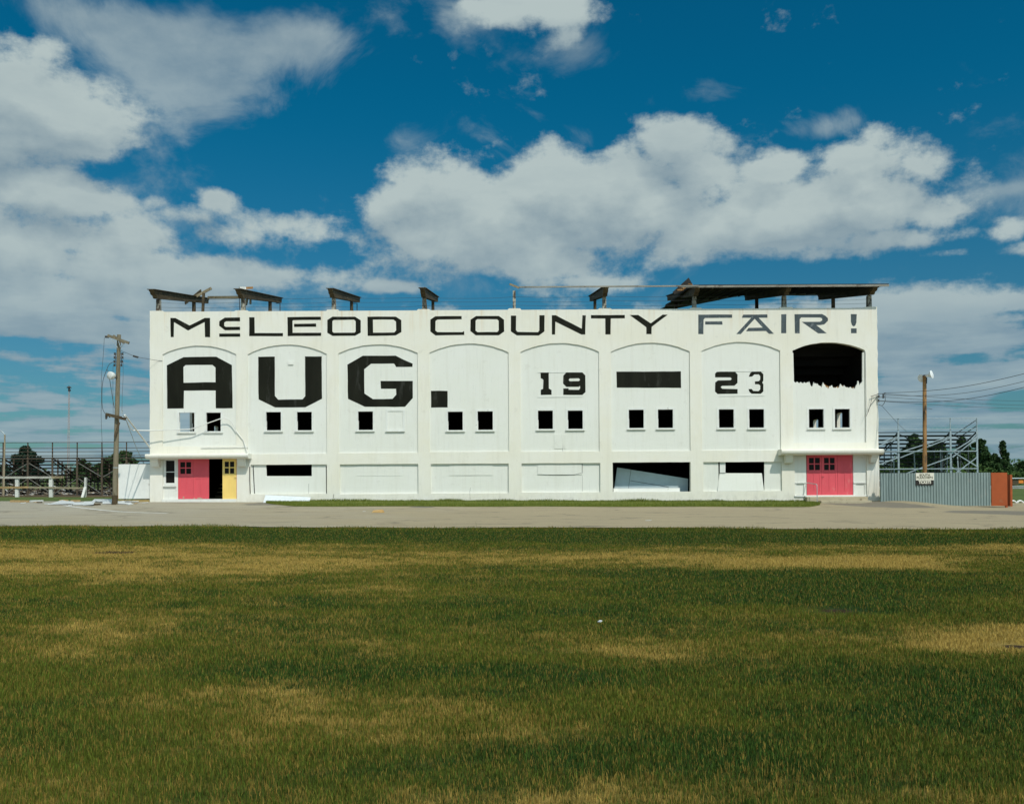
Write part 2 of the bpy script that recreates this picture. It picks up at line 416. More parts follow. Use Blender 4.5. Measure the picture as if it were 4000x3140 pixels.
def m_asphalt():
    m, t, b = new_mat('asphalt')
    p = t.pos(); x, y, z = t.sep(p)
    warm = C4((0.330, 0.275, 0.175)); grey = C4((0.345, 0.315, 0.245))
    big = t.noise(p, 0.25, 4, 0.6)
    lf = t.rng(t.m('ADD', x, t.m('MULTIPLY', t.m('SUBTRACT', big, .5), 24)), -22, -2, 1.0, 0.0)
    c = t.mix(lf, warm, grey)
    st = t.noise(t.vm('MULTIPLY', p, (0.25, 1.3, 1)), 1.2, 6, 0.6)
    c = t.mix(1.0, c, t.mix(t.rng(st, .3, .7), (0.86, .86, .87, 1), (1.10, 1.09, 1.07, 1)), 'MULTIPLY')
    sp = t.noise(p, 45, 2, 0.8)
    c = t.mix(1.0, c, t.mix(t.rng(sp, .35, .65), (0.80, .80, .80, 1), (1.16, 1.16, 1.16, 1)), 'MULTIPLY')
    # darker resurfaced patches
    acc = None
    for cx, cy, rx, ry in ((3480, 1977, 170, 9), (3330, 1968, 110, 6), (1080, 1968, 130, 8), (3900, 2002, 240, 7), (4050, 2009, 150, 7), (1650, 1982, 60, 3)):
        c0 = GP(cx, cy); e1 = GP(cx + rx, cy); e2 = GP(cx, cy + ry); e3 = GP(cx, cy - ry)
        a = t.m('MULTIPLY', t.m('SUBTRACT', x, c0.x), 1 / abs(e1.x - c0.x)); bb = t.m('MULTIPLY', t.m('SUBTRACT', y, c0.y), 2 / abs(e3.y - e2.y))
        e = t.m('EXPONENT', t.m('MULTIPLY', t.m('MULTIPLY_ADD', a, a, t.m('MULTIPLY', bb, bb)), -1))
        acc = e if acc is None else t.m('ADD', acc, e)
    acc = t.m('ADD', acc, t.m('MULTIPLY', t.m('SUBTRACT', t.noise(p, 1.5, 5), .5), .5))
    c = t.mix(t.rng(acc, 0.42, 0.55, 0, 0.75), c, C4((0.135, 0.125, 0.105)))
    # cracks and tar streaks
    vo = t.node('ShaderNodeTexVoronoi', feature='DISTANCE_TO_EDGE'); vo.inputs['Scale'].default_value = 0.32
    wv = t.vm('ADD', t.vm('MULTIPLY', p, (0.5, 1.0, 0)), t.vm('SCALE', t.noise(p, 0.9, 4, .6, col=True), scale=1.2))
    t.put(vo.inputs['Vector'], wv)
    cr = t.rng(vo.outputs['Distance'], 0.0, 0.035, 1.0, 0.0)
    cr = t.m('MULTIPLY', cr, t.rng(t.noise(p, 0.5, 3), 0.47, 0.56))
    c = t.mix(t.m('MULTIPLY', cr, 0.6), c, C4((0.10, 0.085, 0.065)))
    sk = t.noise(t.vm('MULTIPLY', p, (0.10, 1.6, 1)), 1.0, 3, 0.5, 0.6)
    c = t.mix(t.m('MULTIPLY', t.rng(sk, 0.66, 0.70), 0.4), c, C4((0.17, 0.15, 0.12)))
    t.put(b.inputs['Base Color'], c); b.inputs['Roughness'].default_value = 0.92; b.inputs['Specular IOR Level'].default_value = 0.2
    t.put(b.inputs['Normal'], t.bump(sp, 0.4, 0.01))
    return m
M_ASPH = m_asphalt()
def road():
    V = []; F = []; xs = list(np.arange(-90, 91, 1.5)); n = 22
    for x in xs:
        y0 = -23.35 - 0.035 * x + 0.25 * math.sin(x * .45) + .15 * math.sin(x * 1.3 + 1)
        y1 = 1.2 if x < 0 else (-.0 + min(7.0, max(0, x - 19) * 2))
        for j in range(n):
            y = y0 + (y1 - y0) * j / (n - 1); V.append((x, y, g(x, y) + .022))
    for i in range(len(xs) - 1):
        for j in range(n - 1):
            a = i * n + j; F.append((a, a + n, a + n + 1, a + 1))
    me = bpy.data.meshes.new('road'); me.from_pydata(V, [], F); o = bpy.data.objects.new('road', me); COL.objects.link(o); me.materials.append(M_ASPH)
    tag(o, 'worn tan asphalt road in front of the grandstand', kind='structure')
road()

def ribbon(name, pts, w, m, off, label=None):
    V = []; F = []
    for i, p in enumerate(pts):
        a = pts[max(i - 1, 0)]; c = pts[min(i + 1, len(pts) - 1)]
        t = Vector((c.x - a.x, c.y - a.y, 0)).normalized(); nn = Vector((-t.y, t.x, 0)) * w / 2
        for q in (p - nn, p + nn): V.append((q.x, q.y, g(q.x, q.y) + off))
    for i in range(len(pts) - 1): F.append((2 * i, 2 * i + 2, 2 * i + 3, 2 * i + 1))
    me = bpy.data.meshes.new(name); me.from_pydata(V, [], F); o = bpy.data.objects.new(name, me); COL.objects.link(o); me.materials.append(m)
    return tag(o, label, kind='structure')
M_LINE = mat('road_paint', (0.62, 0.61, 0.56), .8, .15, 3.0, col2=(0.40, 0.38, 0.32), thr=.56)
lp = [GP(*zM(u, v)) for u, v in ((540, 78), (640, 92), (760, 106), (880, 120), (1000, 130), (1120, 137), (1260, 142), (1420, 146))]
ribbon('road_marking', lp, 0.22, M_LINE, .030, 'curved white painted line on the road')

# grass verge at the foot of the facade
def m_verge():
    m, t, b = new_mat('verge_grass')
    n = t.noise(t.pos(), 1.2, 6, .65); c = t.mix(t.rng(n, .35, .65), C4((0.095, 0.13, 0.020)), C4((0.165, 0.17, 0.035)))
    c = t.mix(1.0, c, t.mix(t.noise(t.pos(), 40, 3, .7), (0.5, .5, .5, 1), (1.4, 1.4, 1.4, 1)), 'MULTIPLY')
    t.put(b.inputs['Base Color'], c); b.inputs['Roughness'].default_value = .95; b.inputs['Specular IOR Level'].default_value = .1
    return m
M_VERGE = m_verge()
def verge_near(x):
    p = GP(2000 + x * 78, 1984 - (x + 12) / 27 * 6)
    e = -6.6 - 0.0 * x
    lt = min(1.0, max(0.0, (x + 13.4) / 3.0)) ** .6
    rt = min(1.0, max(0.0, (16.4 - x) / 2.2)) ** .5
    return -0.02 + (e + .25 * math.sin(x * .9)) * min(lt, rt)
def verge():
    V = []; F = []; xs = list(np.arange(-13.4, 16.41, .2)); n = 12
    for x in xs:
        y0 = verge_near(x)
        for j in range(n):
            q = j / (n - 1); y = y0 * (1 - q) + .05 * q
            V.append((x, y, g(x, y) + .035 + .06 * math.sin(math.pi * min(1, q * 1.5) * .5)))
    for i in range(len(xs) - 1):
        for j in range(n - 1):
            a = i * n + j; F.append((a, a + n, a + n + 1, a + 1))
    me = bpy.data.meshes.new('verge'); me.from_pydata(V, [], F); o = bpy.data.objects.new('verge', me); COL.objects.link(o); me.materials.append(M_VERGE)
    tag(o, 'strip of bright green grass along the foot of the white facade', kind='structure')
verge()

# ------------------------------------------------------------------ blades of grass
def blade_mesh(name, X, Y, Z, H, W, m, lean=0.45):
    n = len(X); ang = rng.uniform(0, math.pi, n); dx, dy = np.cos(ang) * W / 2, np.sin(ang) * W / 2
    la = rng.uniform(0, 2 * math.pi, n); lm = rng.uniform(0, lean, n) ** 1.0 * H
    lx, ly = np.cos(la) * lm, np.sin(la) * lm
    P = np.empty((n, 5, 3), np.float32)
    P[:, 0] = np.stack([X - dx, Y - dy, Z - .01], 1); P[:, 1] = np.stack([X + dx, Y + dy, Z - .01], 1)
    mx, my, mz = X + lx * .35, Y + ly * .35, Z + H * .6
    P[:, 2] = np.stack([mx + dx * .8, my + dy * .8, mz], 1); P[:, 3] = np.stack([mx - dx * .8, my - dy * .8, mz], 1)
    hz = np.sqrt(np.maximum(H * H - lm * lm * .8, (H * .3) ** 2))
    P[:, 4] = np.stack([X + lx, Y + ly, Z + hz], 1)
    me = bpy.data.meshes.new(name)
    me.vertices.add(n * 5); me.vertices.foreach_set('co', P.ravel())
    base = (np.arange(n) * 5)[:, None]
    L = np.concatenate([base + [0, 1, 2], base + [0, 2, 3], base + [3, 2, 4]], 1).astype(np.int32)
    me.loops.add(n * 9); me.loops.foreach_set('vertex_index', L.ravel())
    me.polygons.add(n * 3); me.polygons.foreach_set('loop_start', np.arange(0, n * 9, 3, dtype=np.int32)); me.polygons.foreach_set('loop_total', np.full(n * 3, 3, np.int32))
    at = me.attributes.new('rnd', 'FLOAT', 'POINT'); at.data.foreach_set('value', np.repeat(rng.random(n), 5).astype(np.float32))
    me.update(calc_edges=True); me.materials.append(m)
    o = bpy.data.objects.new(name, me); COL.objects.link(o); return o
def m_blades(kind):
    m, t, b = new_mat('blades_' + kind)
    a = t.node('ShaderNodeAttribute', attribute_name='rnd').outputs['Fac']
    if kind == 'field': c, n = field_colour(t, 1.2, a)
    else:
        c = t.mix(a, C4((0.10, 0.15, 0.024)), C4((0.19, 0.20, 0.045)))
    t.put(b.inputs['Base Color'], c); b.inputs['Roughness'].default_value = .8; b.inputs['Specular IOR Level'].default_value = .04
    tr = t.node('ShaderNodeBsdfTranslucent'); t.put(tr.inputs[0], c)
    mx = t.node('ShaderNodeMixShader'); mx.inputs[0].default_value = .22
    t.l.new(b.outputs[0], mx.inputs[1]); t.l.new(tr.outputs[0], mx.inputs[2]); t.l.new(mx.outputs[0], t.n['Material Output'].inputs[0])
    return m
def vnoise(X, Y, s, seed):
    r = np.random.default_rng(seed); T = r.random((256, 256)); x = X * s + 1000.3; y = Y * s + 1000.7
    xi = np.floor(x).astype(int); yi = np.floor(y).astype(int); fx = x - xi; fy = y - yi
    fx = fx * fx * (3 - 2 * fx); fy = fy * fy * (3 - 2 * fy)
    h = lambda i, j: T[i % 256, j % 256]
    return (h(xi, yi) * (1 - fx) + h(xi + 1, yi) * fx) * (1 - fy) + (h(xi, yi + 1) * (1 - fx) + h(xi + 1, yi + 1) * fx) * fy
def make_field():
    ds, N = [], []
    XX, YY = [], []
    edges = np.concatenate([np.arange(3.0, 12, .5), np.arange(12, 27.5, 1.0)])
    for d0 in edges:
        st = .5 if d0 < 12 else 1.0
        rho = 7000 * min(1, (5.5 / (d0 + st / 2)) ** 1.55)
        w = .62 * (d0 + st) + 2.2; n = int(rho * 2 * w * st)
        XX.append(rng.uniform(-w, w, n)); YY.append(-50 + rng.uniform(d0, d0 + st, n))
    X = np.concatenate(XX); Y = np.concatenate(YY)
    edge = -23.35 - .035 * X + .25 * np.sin(X * .45) + .15 * np.sin(X * 1.3 + 1)
    c3, c4 = GP(3270, 2386), GP(3960, 2525)
    bare = ((X - c3.x) / .50) ** 2 + ((Y - c3.y) / .45) ** 2 < rng.uniform(.1, 1.3, len(X))
    bare &= rng.random(len(X)) < .75
    bare |= ((X - c4.x) / .30) ** 2 + ((Y - c4.y) / .22) ** 2 < rng.uniform(.1, 1.0, len(X))
    k = (Y < edge + rng.normal(0, .16, len(X)) + (vnoise(X, Y, 1.1, 21) - .5) * .9) & ~bare
    X, Y = X[k], Y[k]; edge = edge[k]; d = Y + 50
    cl = vnoise(X, Y, 3.1, 1) * .6 + vnoise(X, Y, 9.0, 2) * .4
    H = (.022 + .030 * cl) * rng.uniform(.6, 1.35, len(X))
    nearedge = np.clip((Y - (edge - 1.6)) / 1.6, 0, 1); H *= 1 + nearedge * rng.uniform(.0, 1.3, len(X)) * (vnoise(X, Y, 2.0, 5) + .3)
    tall = rng.random(len(X)) < .006; H[tall] *= rng.uniform(1.3, 2.0, tall.sum())
    W = (.0020 + .00038 * d) * rng.uniform(.7, 1.3, len(X))
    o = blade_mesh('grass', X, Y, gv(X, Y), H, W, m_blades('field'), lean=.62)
    tag(o, 'short mown grass, green with straw coloured dry blades', 'grass', kind='stuff')
    # long dry stalks lying about
    n = 2600; dd = 3.2 + rng.random(n) ** 1.5 * 9; X = rng.uniform(-1, 1, n) * (.62 * dd + 1); Y = -50 + dd
    return len(X)
make_field()
def verge_blades():
    n = 42000; X = rng.uniform(-13.2, 16.3, n); Y0 = np.array([verge_near(x) for x in X]); q = rng.random(n) ** 1.2
    back = rng.random(n) < .3; q[back] = rng.uniform(.9, 1.0, back.sum())
    Y = Y0 * (1 - q) - .02
    H = rng.uniform(.05, .11, n); H[back] *= 1 + 1.6 * vnoise(X[back], Y[back], 1.4, 9) ** 2
    o = blade_mesh('verge_grass', X, Y, gv(X, Y) + .06, H, np.full(n, .014), m_blades('verge'), lean=.6)
    tag(o, 'bright green unmown grass at the foot of the facade', 'grass', kind='stuff')
verge_blades()

#@@STRUCT
# ------------------------------------------------------------------ materials of the grandstand
def m_plaster(name, a, bcol, rust=0.0, speck=0.5):
    m, t, b = new_mat(name); p = t.pos(); x, y, z = t.sep(p)
    n = t.noise(p, 0.5, 5, .6); c = t.mix(t.rng(n, .35, .65), C4(a), C4(bcol))
    st = t.noise(t.vm('MULTIPLY', p, (2.2, 1, .16)), 1.6, 6, .62)                  # vertical weather streaks
    c = t.mix(t.rng(st, .52, .78, 0, .22), c, C4((0.50, 0.47, 0.38)))
    st2 = t.noise(t.vm('MULTIPLY', p, (5.0, 1, .35)), 2.6, 5, .6)
    c = t.mix(t.rng(st2, .58, .75, 0, .22), c, C4((0.42, 0.43, 0.42)))
    dk = t.noise(p, 5.5, 5, .7); c = t.mix(t.rng(dk, .66, .72, 0, speck), c, C4((0.40, 0.36, 0.28)))
    pk = t.noise(p, 1.7, 7, .72); c = t.mix(t.rng(pk, .60, .66, 0, .22), c, C4((0.52, 0.50, 0.44)))
    if rust:
        top = t.rng(z, 8.9, 10.7, 0, 1); rs = t.noise(t.vm('MULTIPLY', p, (2.6, 1, .10)), 1.3, 5, .6)
        c = t.mix(t.m('MULTIPLY', t.m('MULTIPLY', top, t.rng(rs, .55, .72)), rust), c, C4((0.62, 0.44, 0.24)))
    low = t.rng(z, .65, .0, 0, 1); dn = t.noise(t.vm('MULTIPLY', p, (1, 1, .6)), 4, 5, .65)
    c = t.mix(t.m('MULTIPLY', t.m('MULTIPLY', low, t.rng(dn, .45, .65)), .30), c, C4((0.34, 0.32, 0.25)))
    t.put(b.inputs['Base Color'], c); b.inputs['Roughness'].default_value = .85; b.inputs['Specular IOR Level'].default_value = .2
    h = t.m('ADD', t.m('MULTIPLY', t.noise(p, 2.5, 5, .6), 1.0), t.m('MULTIPLY', t.noise(p, 22, 3, .6), .25))
    t.put(b.inputs['Normal'], t.bump(h, .35, .015))
    return m
M_WALL = m_plaster('white_plaster', (.755, .728, .622), (.775, .762, .690), rust=.55)
M_PANEL = m_plaster('white_board', (.725, .730, .665), (.745, .750, .700), speck=.25)
M_TRIM = mat('white_trim', (.72, .73, .69), .7, .06, 2.0, col2=(.5, .5, .46), thr=.62)
M_BLACK = mat('black_paint', (.013, .0135, .009), .6, .35, 1.2, (1, 1, .25), col2=(.032, .033, .027), thr=.58, bump=.1, spec=.08)
M_FADED = mat('faded_blue_black_paint', (.060, .080, .090), .7, .3, 2.5, (1, 1, .6), col2=(.15, .17, .18), thr=.56)
M_RED = mat('red_door_paint', (.66, .090, .115), .55, .08, 1.5, (1, 1, .4), col2=(.66, .17, .17), thr=.60, bump=.1)
M_YEL = mat('yellow_door_paint', (.86, .62, .19), .55, .06, 1.6, (1, 1, .5), col2=(.86, .68, .32), thr=.60, bump=.1)
M_ORG = mat('orange_door_edge', (.62, .13, .04), .6, .1, 2.0)
M_CONC = mat('dark_concrete', (.022, .020, .017), .9, .3, .8, bump=.3)  # concrete darkened so the deck's underside reads as shade
M_STEPC = mat('step_concrete', (.40, .35, .24), .9, .15, 2.0, bump=.3, col2=(.24, .2, .13), thr=.58)
M_POST = mat('stained_concrete_post', (.36, .34, .28), .9, .3, 3.0, (1, 1, .5), col2=(.08, .065, .05), thr=.50, bump=.4)
M_BEAM = mat('weathered_dark_beam', (.075, .054, .028), .8, .45, 1.4, (1, 1, 2), col2=(.15, .125, .075), thr=.57, bump=.4)
M_ROOF = mat('tarred_roof_boards', (.030, .026, .022), .85, .3, 1.2, (3, .3, 1), col2=(.06, .05, .035), thr=.6)
M_FASC = mat('weathered_fascia', (.26, .25, .215), .8, .3, 2.0, (.4, 1, 1), col2=(.12, .10, .08), thr=.56)
M_WOOD = mat('old_grey_wood', (.26, .215, .135), .85, .25, 3.0, (1, 1, .25), col2=(.13, .10, .06), thr=.56, bump=.3)
M_RAWW = mat('raw_orange_wood', (.44, .22, .075), .8, .3, 5.0, (1, 1, .3), bump=.3)
M_IRON = mat('dark_iron', (.055, .052, .048), .6, .2, 4.0, metal=.2)
M_GALV = mat('galvanised_steel', (.34, .40, .42), .5, .15, 3.0, metal=.2, col2=(.22, .25, .26), thr=.6)
M_WIRE = mat('wire', (.06, .06, .06), .6, .1)
M_PIPE = mat('white_conduit', (.70, .70, .66), .5, .1, 3.0)
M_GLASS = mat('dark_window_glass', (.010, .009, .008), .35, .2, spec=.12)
M_DARKIN = mat('sooty_interior', (.018, .016, .014), .95, .3, .7)  # near black puts the interior's shade into the colour; also joints and cracks

GS = thing('grandstand', (0, 0, 0), 'long white two storey fairground grandstand with arched bays and painted black lettering', 'grandstand')

def rect(Z, u0, v0, u1, v1, Y=0.0):
    um, vm = (u0 + u1) / 2, (v0 + v1) / 2
    return (P(*Z(u0, vm), Y).x, P(*Z(u1, vm), Y).x, P(*Z(um, v1), Y).z, P(*Z(um, v0), Y).z)   # x0,x1,z0,z1
def rloop(x0, x1, z0, z1): return [(x0, z0), (x1, z0), (x1, z1), (x0, z1)]
def jit(a): return random.uniform(-a, a)
def subdiv(loop, step, amp, amp_of=None):
    out = []
    for i, p in enumerate(loop):
        q = loop[(i + 1) % len(loop)]; L = math.hypot(q[0] - p[0], q[1] - p[1]); n = max(1, int(L / step))
        for k in range(n):
            f = k / n; out.append((p[0] + (q[0] - p[0]) * f + jit(amp), p[1] + (q[1] - p[1]) * f + jit(amp)))
    return out
def arch_loop(x0, x1, z0, zs, zc, rough=.010):
    pts = [(x0, z0), (x1, z0), (x1, zs)]
    n = 26; w = (x1 - x0) / 2; h = zc - zs; Rr = (w * w + h * h) / (2 * h); cx = (x0 + x1) / 2; cz = zc - Rr
    a0 = math.asin(w / Rr)
    for k in range(1, n):
        a = a0 - 2 * a0 * k / n; pts.append((cx + Rr * math.sin(a) + jit(rough * .5), cz + Rr * math.cos(a) + jit(rough)))
    pts.append((x0, zs)); return pts

# upper bays: (zoom, left, right, spring v, crown v) and (zoom, bottom v)
UP = [(zA, 203, 985, 772, 680, zB, 497), (zA, 1108, 1948, 770, 670, zB, 578), (zC, 115, 957, 760, 667, zD, 568), (zC, 1083, 1923, 754, 659, zD, 556),
      (zE, 147, 980, 747, 654, zF, 553), (zE, 1107, 1945, 744, 650, zF, 548), (zG, 158, 953, 805, 715, zH, 515), (zG, 1080, 1812, 800, 718, zH, 437)]
LO = [(zB, 1140, 692, 1950, 1003), (zD, 130, 687, 963, 1003), (zD, 1098, 683, 1923, 996), (zF, 157, 677, 992, 986), (zF, 1125, 667, 1952, 981), (zH, 175, 632, 970, 927)]
XL = P(585, 1600).x; XR = P(3430.5, 1600).x
ZP = P(*zC(600, 308)).z
ups, los = [], []
for Z, u0, u1, vs, vc, Zb, vb in UP:
    um = (u0 + u1) / 2; x0 = P(*Z(u0, 1100)).x; x1 = P(*Z(u1, 1100)).x
    ups.append((x0, x1, P(*Zb(um if Zb not in (zH,) else um, vb)).z, P(*Z(um, vs)).z, P(*Z(um, vc)).z))
for Z, u0, v0, u1, v1 in LO: los.append(rect(Z, u0, v0, u1, v1))
DL = rect(zB, 205, 632, 992, 1059); DR = rect(zH, 1100, 560, 1830, 968)

def build_wall():
    mb = MB()
    holes = [arch_loop(*u) for u in ups] + [subdiv(rloop(*l), .5, .004) for l in los] + [rloop(*DL), rloop(*DR)]
    # outline with the raised pier caps
    caps = [(zA, 70, 205, 315), (zA, 978, 1108, 310), (zA, 1953, 2070, 298), (zC, 957, 1080, 293), (zE, 18, 143, 285), (zE, 980, 1103, 281), (zE, 1948, 2065, 281), (zG, 950, 1073, 362), (zG, 1813, 1932, 364)]
    top = []
    for i, (Z, a, b_, v) in enumerate(caps):
        xa = P(*Z(a, v)).x; xb = P(*Z(b_, v)).x; zc = max(P(*Z((a + b_) / 2, v)).z, ZP + .055)
        if i == 0: xa = XL
        if i == len(caps) - 1: xb = XR
        if i > 0: top += [(xa - .06, ZP + jit(.006)), (xa + .02, zc)]
        else: top += [(xa, zc)]
        if i < len(caps) - 1: top += [(xb - .02, zc), (xb + .06, ZP + jit(.006))]
        else: top += [(xb, zc)]
    out = [(XL, -.6)] + [(XL - jit(.012), z) for z in np.arange(3, 10.3, .35)] + top + [(XR + jit(.022), z) for z in np.arange(10.2, 3, -.3)] + [(XR + .02, 2.2), (XR + .03, -.7)]
    mb.prism(out, 0.0, .32, holes)
    o = mb.build('wall', M_WALL, GS)
    # shallow coping and the water table line of the frieze
    mb = MB(); a = XL + .3
    mb.box(XL + .02, XR - .02, .05, .32, ZP - .02, ZP + .0); 
    return o
build_wall()

# infill panels and windows
WIN = [[(zB, 375, 139, 540, 340, 0, 355, 560), (zB, 663, 138, 820, 338, 0, 640, 845)], [(zB, 1300, 132, 1460, 328, 0, 1280, 1482), (zB, 1628, 131, 1788, 328, 0, 1606, 1810)],
       [(zD, 320, 126, 480, 324, 0, 295, 500), (zD, 637, 123, 799, 325, 1, 613, 820)], [(zD, 1275, 128, 1435, 326, 0, 1253, 1460), (zD, 1592, 124, 1755, 323, 0, 1572, 1777)],
       [(zF, 330, 117, 490, 314, 0, 308, 512), (zF, 647, 116, 808, 313, 0, 624, 830)], [(zF, 1296, 108, 1457, 304, 0, 1277, 1476), (zF, 1606, 105, 1768, 303, 0, 1585, 1790)],
       [(zH, 333, 98, 487, 286, 0, 312, 507), (zH, 640, 97, 793, 286, 0, 620, 815)], [(zH, 1245, 96, 1397, 286, 0, 1227, 1415), (zH, 1508, 95, 1662, 285, 0, 1485, 1680)]]
YP = .060
# the torn opening of the right-hand bay
def torn_loop():
    z0 = zG
    top = []
    L, Rr = P(*z0(1090, 1000)).x, P(*z0(1790, 1000)).x
    u = ups[7]
    edge_uv = [(1095, 1112), (1130, 1114), (1150, 1128), (1165, 1116), (1185, 1130), (1200, 1118), (1235, 1118), (1250, 1112), (1262, 1148), (1285, 1160), (1296, 1118), (1315, 1130), (1330, 1132), (1365, 1160), (1375, 1178),
               (1385, 1140), (1392, 1122), (1410, 1150), (1432, 1168), (1440, 1186), (1455, 1160), (1470, 1158), (1480, 1150), (1500, 1175), (1530, 1168), (1545, 1180), (1560, 1150), (1568, 1136), (1590, 1165), (1605, 1150), (1620, 1168),
               (1640, 1170), (1668, 1166), (1685, 1180), (1700, 1176), (1712, 1190), (1722, 1160), (1735, 1140), (1742, 1104), (1750, 1110), (1758, 1158), (1770, 1130), (1788, 1112)]
    pts = []
    for i, (a, b_) in enumerate(edge_uv):
        p = P(*z0(a, b_)); pts.append((p.x, p.z))
        if i < len(edge_uv) - 1:
            c, d_ = edge_uv[i + 1]
            if abs(c - a) > 14:
                q = P(*z0((a + c) / 2, (b_ + d_) / 2 + random.uniform(4, 14))); pts.append((q.x, q.z))
    n = 20
    x0, x1, _, zs, zc = u; w = (x1 - x0) / 2; h = zc - zs; Rd = (w * w + h * h) / (2 * h); cx = (x0 + x1) / 2; cz = zc - Rd
    pts += [(Rr, zs - .12), (x1 + .03, zs - .10), (x1 + .03, zs + .03)]
    for k in range(n + 1):
        xx = x1 - (x1 - x0) * k / n; pts.append((xx, cz + math.sqrt(max(Rd * Rd - (xx - cx) ** 2, 0)) + .03))
    pts += [(x0 - .03, zs + .03), (x0 - .03, zs - .10), (L, zs - .12)]
    return pts
for i in range(8):
    x0, x1, z0, zs, zc = ups[i]
    holes = [rloop(*rect(w[0], *w[1:5])) for w in WIN[i]]
    if i == 7: 
        tl = torn_loop()
        outer = [(x0 - .06, z0 - .05), (x1 + .06, z0 - .05), (x1 + .06, zc + .2), (x0 - .06, zc + .2)]
        holes.append(tl)
    else: outer = [(x0 - .06, z0 - .05), (x1 + .06, z0 - .05), (x1 + .06, zc + .08), (x0 - .06, zc + .08)]
    MB().prism(outer, YP, YP + .10, holes).build('panel', M_PANEL, GS)
    for (Z, u0, v0, u1, v1, closed, s0, s1) in WIN[i]:
        a, b_, c, d_ = rect(Z, u0, v0, u1, v1)
        ofr = rloop(a - .11, b_ + .11, c - .01, d_ + .10); ifr = rloop(a + .006, b_ - .006, c + .006, d_ - .006)
        fr = MB().prism(ofr, YP - .016, YP + .12, [ifr]).build('window', M_TRIM, GS)
        sa, sb = P(*Z(s0, v1)).x, P(*Z(s1, v1)).x; sz = P(*Z(s0, v1 + 11)).z
        MB().box(sa, sb, YP - .085, YP + .05, sz - .045, sz + .012).build('sill', M_TRIM, fr, bevel=.012)
        if closed: MB().box(a - .02, b_ + .02, YP + .012, YP + .05, c - .02, d_ + .02).build('shutter', M_PANEL, fr)
        else:                                        # remains of the sash on the reveal
            sh = MB()
            sh.box(a + .006, a + .03, YP + .05, YP + .09, c, c + .5 * (d_ - c)); sh.build('sash_remnant', M_TRIM, fr)
# splintered boards left in the torn opening
for a, b_, c in [(1262, 1290, 1150), (1365, 1378, 1155), (1384, 1402, 1124), (1400, 1420, 1128), (1412, 1440, 1140), (1425, 1450, 1152), (1505, 1530, 1160), (1528, 1560, 1156), (1575, 1600, 1138), (1596, 1612, 1150), (1625, 1680, 1168), (1690, 1722, 1164)]:
    sp = MB()
    for k in range(3):
        ua = a + (b_ - a) * random.random() * .6; ub = ua + random.uniform(6, 14); p0 = P(*zG(ua, 1200)); p1 = P(*zG(ub, 1200)); tz = P(*zG(ua, c + random.uniform(-4, 14))).z
        sp.prism([(p0.x, p0.z), (p1.x, p0.z), (p1.x, tz - .06), ((p0.x + p1.x) / 2 + jit(.02), tz), (p0.x, tz - .1)], YP + .102 + k * .012, YP + .111 + k * .012)
    sp.build('splinter', M_RAWW, GS)


# lower infill panels
def lpanel(i, holes=(), grow=.06, recess=.105):
    x0, x1, z0, z1 = los[i]
    return MB().prism(rloop(x0 - grow, x1 + grow, z0 - grow, z1 + grow), recess, recess + .07, holes)
h2 = rect(zB, 1300, 660, 1785, 813)
q = [P(*zB(*c)) for c in ((1304, 813), (1785, 813), (1785, 660), (1298, 660))]
lp2 = lpanel(0, [[(p.x, min(p.z, los[0][3] + .02)) for p in q]])
lp2.build('panel', M_PANEL, GS)
for u in ((1155, 1165, 1172, 1180), (1935, 1944, 1938, 1944)):      # open joints at its edges
    pp = [P(*zB(u[0], 705)), P(*zB(u[1], 705)), P(*zB(u[3], 1000)), P(*zB(u[2], 1000))]
    MB().prism([(p.x, p.z) for p in pp], .100, .11).build('joint', M_DARKIN, GS)
for i in (1, 2, 3): lpanel(i).build('panel', M_PANEL, GS)
# hatches in the panels: thin boards with a shadow gap
def hatch(Z, u0, v0, u1, v1, Y, m=M_PANEL, th=.018):
    a, b_, c, d_ = rect(Z, u0, v0, u1, v1)
    return MB().prism([(a, c), (b_, c + jit(.01)), (b_, d_), (a, d_)], Y - th, Y + .01).build('hatch', m, GS)
hatch(zD, 303, 695, 792, 812, .105, th=.010); hatch(zD, 1290, 690, 1753, 806, .105, th=.020); hatch(zF, 326, 690, 798, 798, .105, th=.026); hatch(zD, 1745, 690, 1755, 985, .105, th=.012)
hatch(zF, 503, 372, 592, 522, YP, th=.022); hatch(zF, 606, 372, 632, 522, YP, th=.018)
hatch(zA, 1537, 852, 1594, 882, YP, th=.05)
# cracks: thin dark lines on the boards
def crack(pts, Z, Y, w=.012):
    P3 = [P(*Z(*p), Y) for p in pts]; mb = MB()
    mb.tube([Vector((p.x, Y, p.z)) for p in P3], w / 2, 4); return mb.build('crack', M_DARKIN, GS)
crack([(326, 796), (450, 801), (600, 802), (720, 798), (790, 782)], zF, .082, .022); crack([(800, 680), (800, 768), (797, 790)], zF, .082, .022); crack([(802, 810), (803, 975)], zF, .103, .01)
crack([(578, 372), (590, 450), (594, 550)], zF, .042, .010); crack([(1298, 790), (1302, 806), (1500, 808), (1740, 803), (1753, 798)], zD, .100, .010)
crack([(1517, 935), (1510, 985), (1515, 1095)], zD, -.002, .010); crack([(65, 1005), (58, 1050)], zD, -.002, .02)
crack([(1757, 895), (1757, 1000)], zB, .104, .012)
# bay 6: only the opening; the board that filled it has fallen in
# bay 7: opening, hinged leaf and tilted board
q = [P(*zH(*c)) for c in ((335, 905), (330, 600), (797, 600), (797, 925))]
lpanel(5, [[(p.x, min(max(p.z, los[5][2] + .01), los[5][3] + .02)) for p in q]]).build('panel', M_PANEL, GS)
MB().prism([(P(*zH(a, b_)).x, P(*zH(a, b_)).z) for a, b_ in ((346, 742), (403, 742), (403, 634), (346, 636))], .11, .14).build('shutter', M_TRIM, GS)

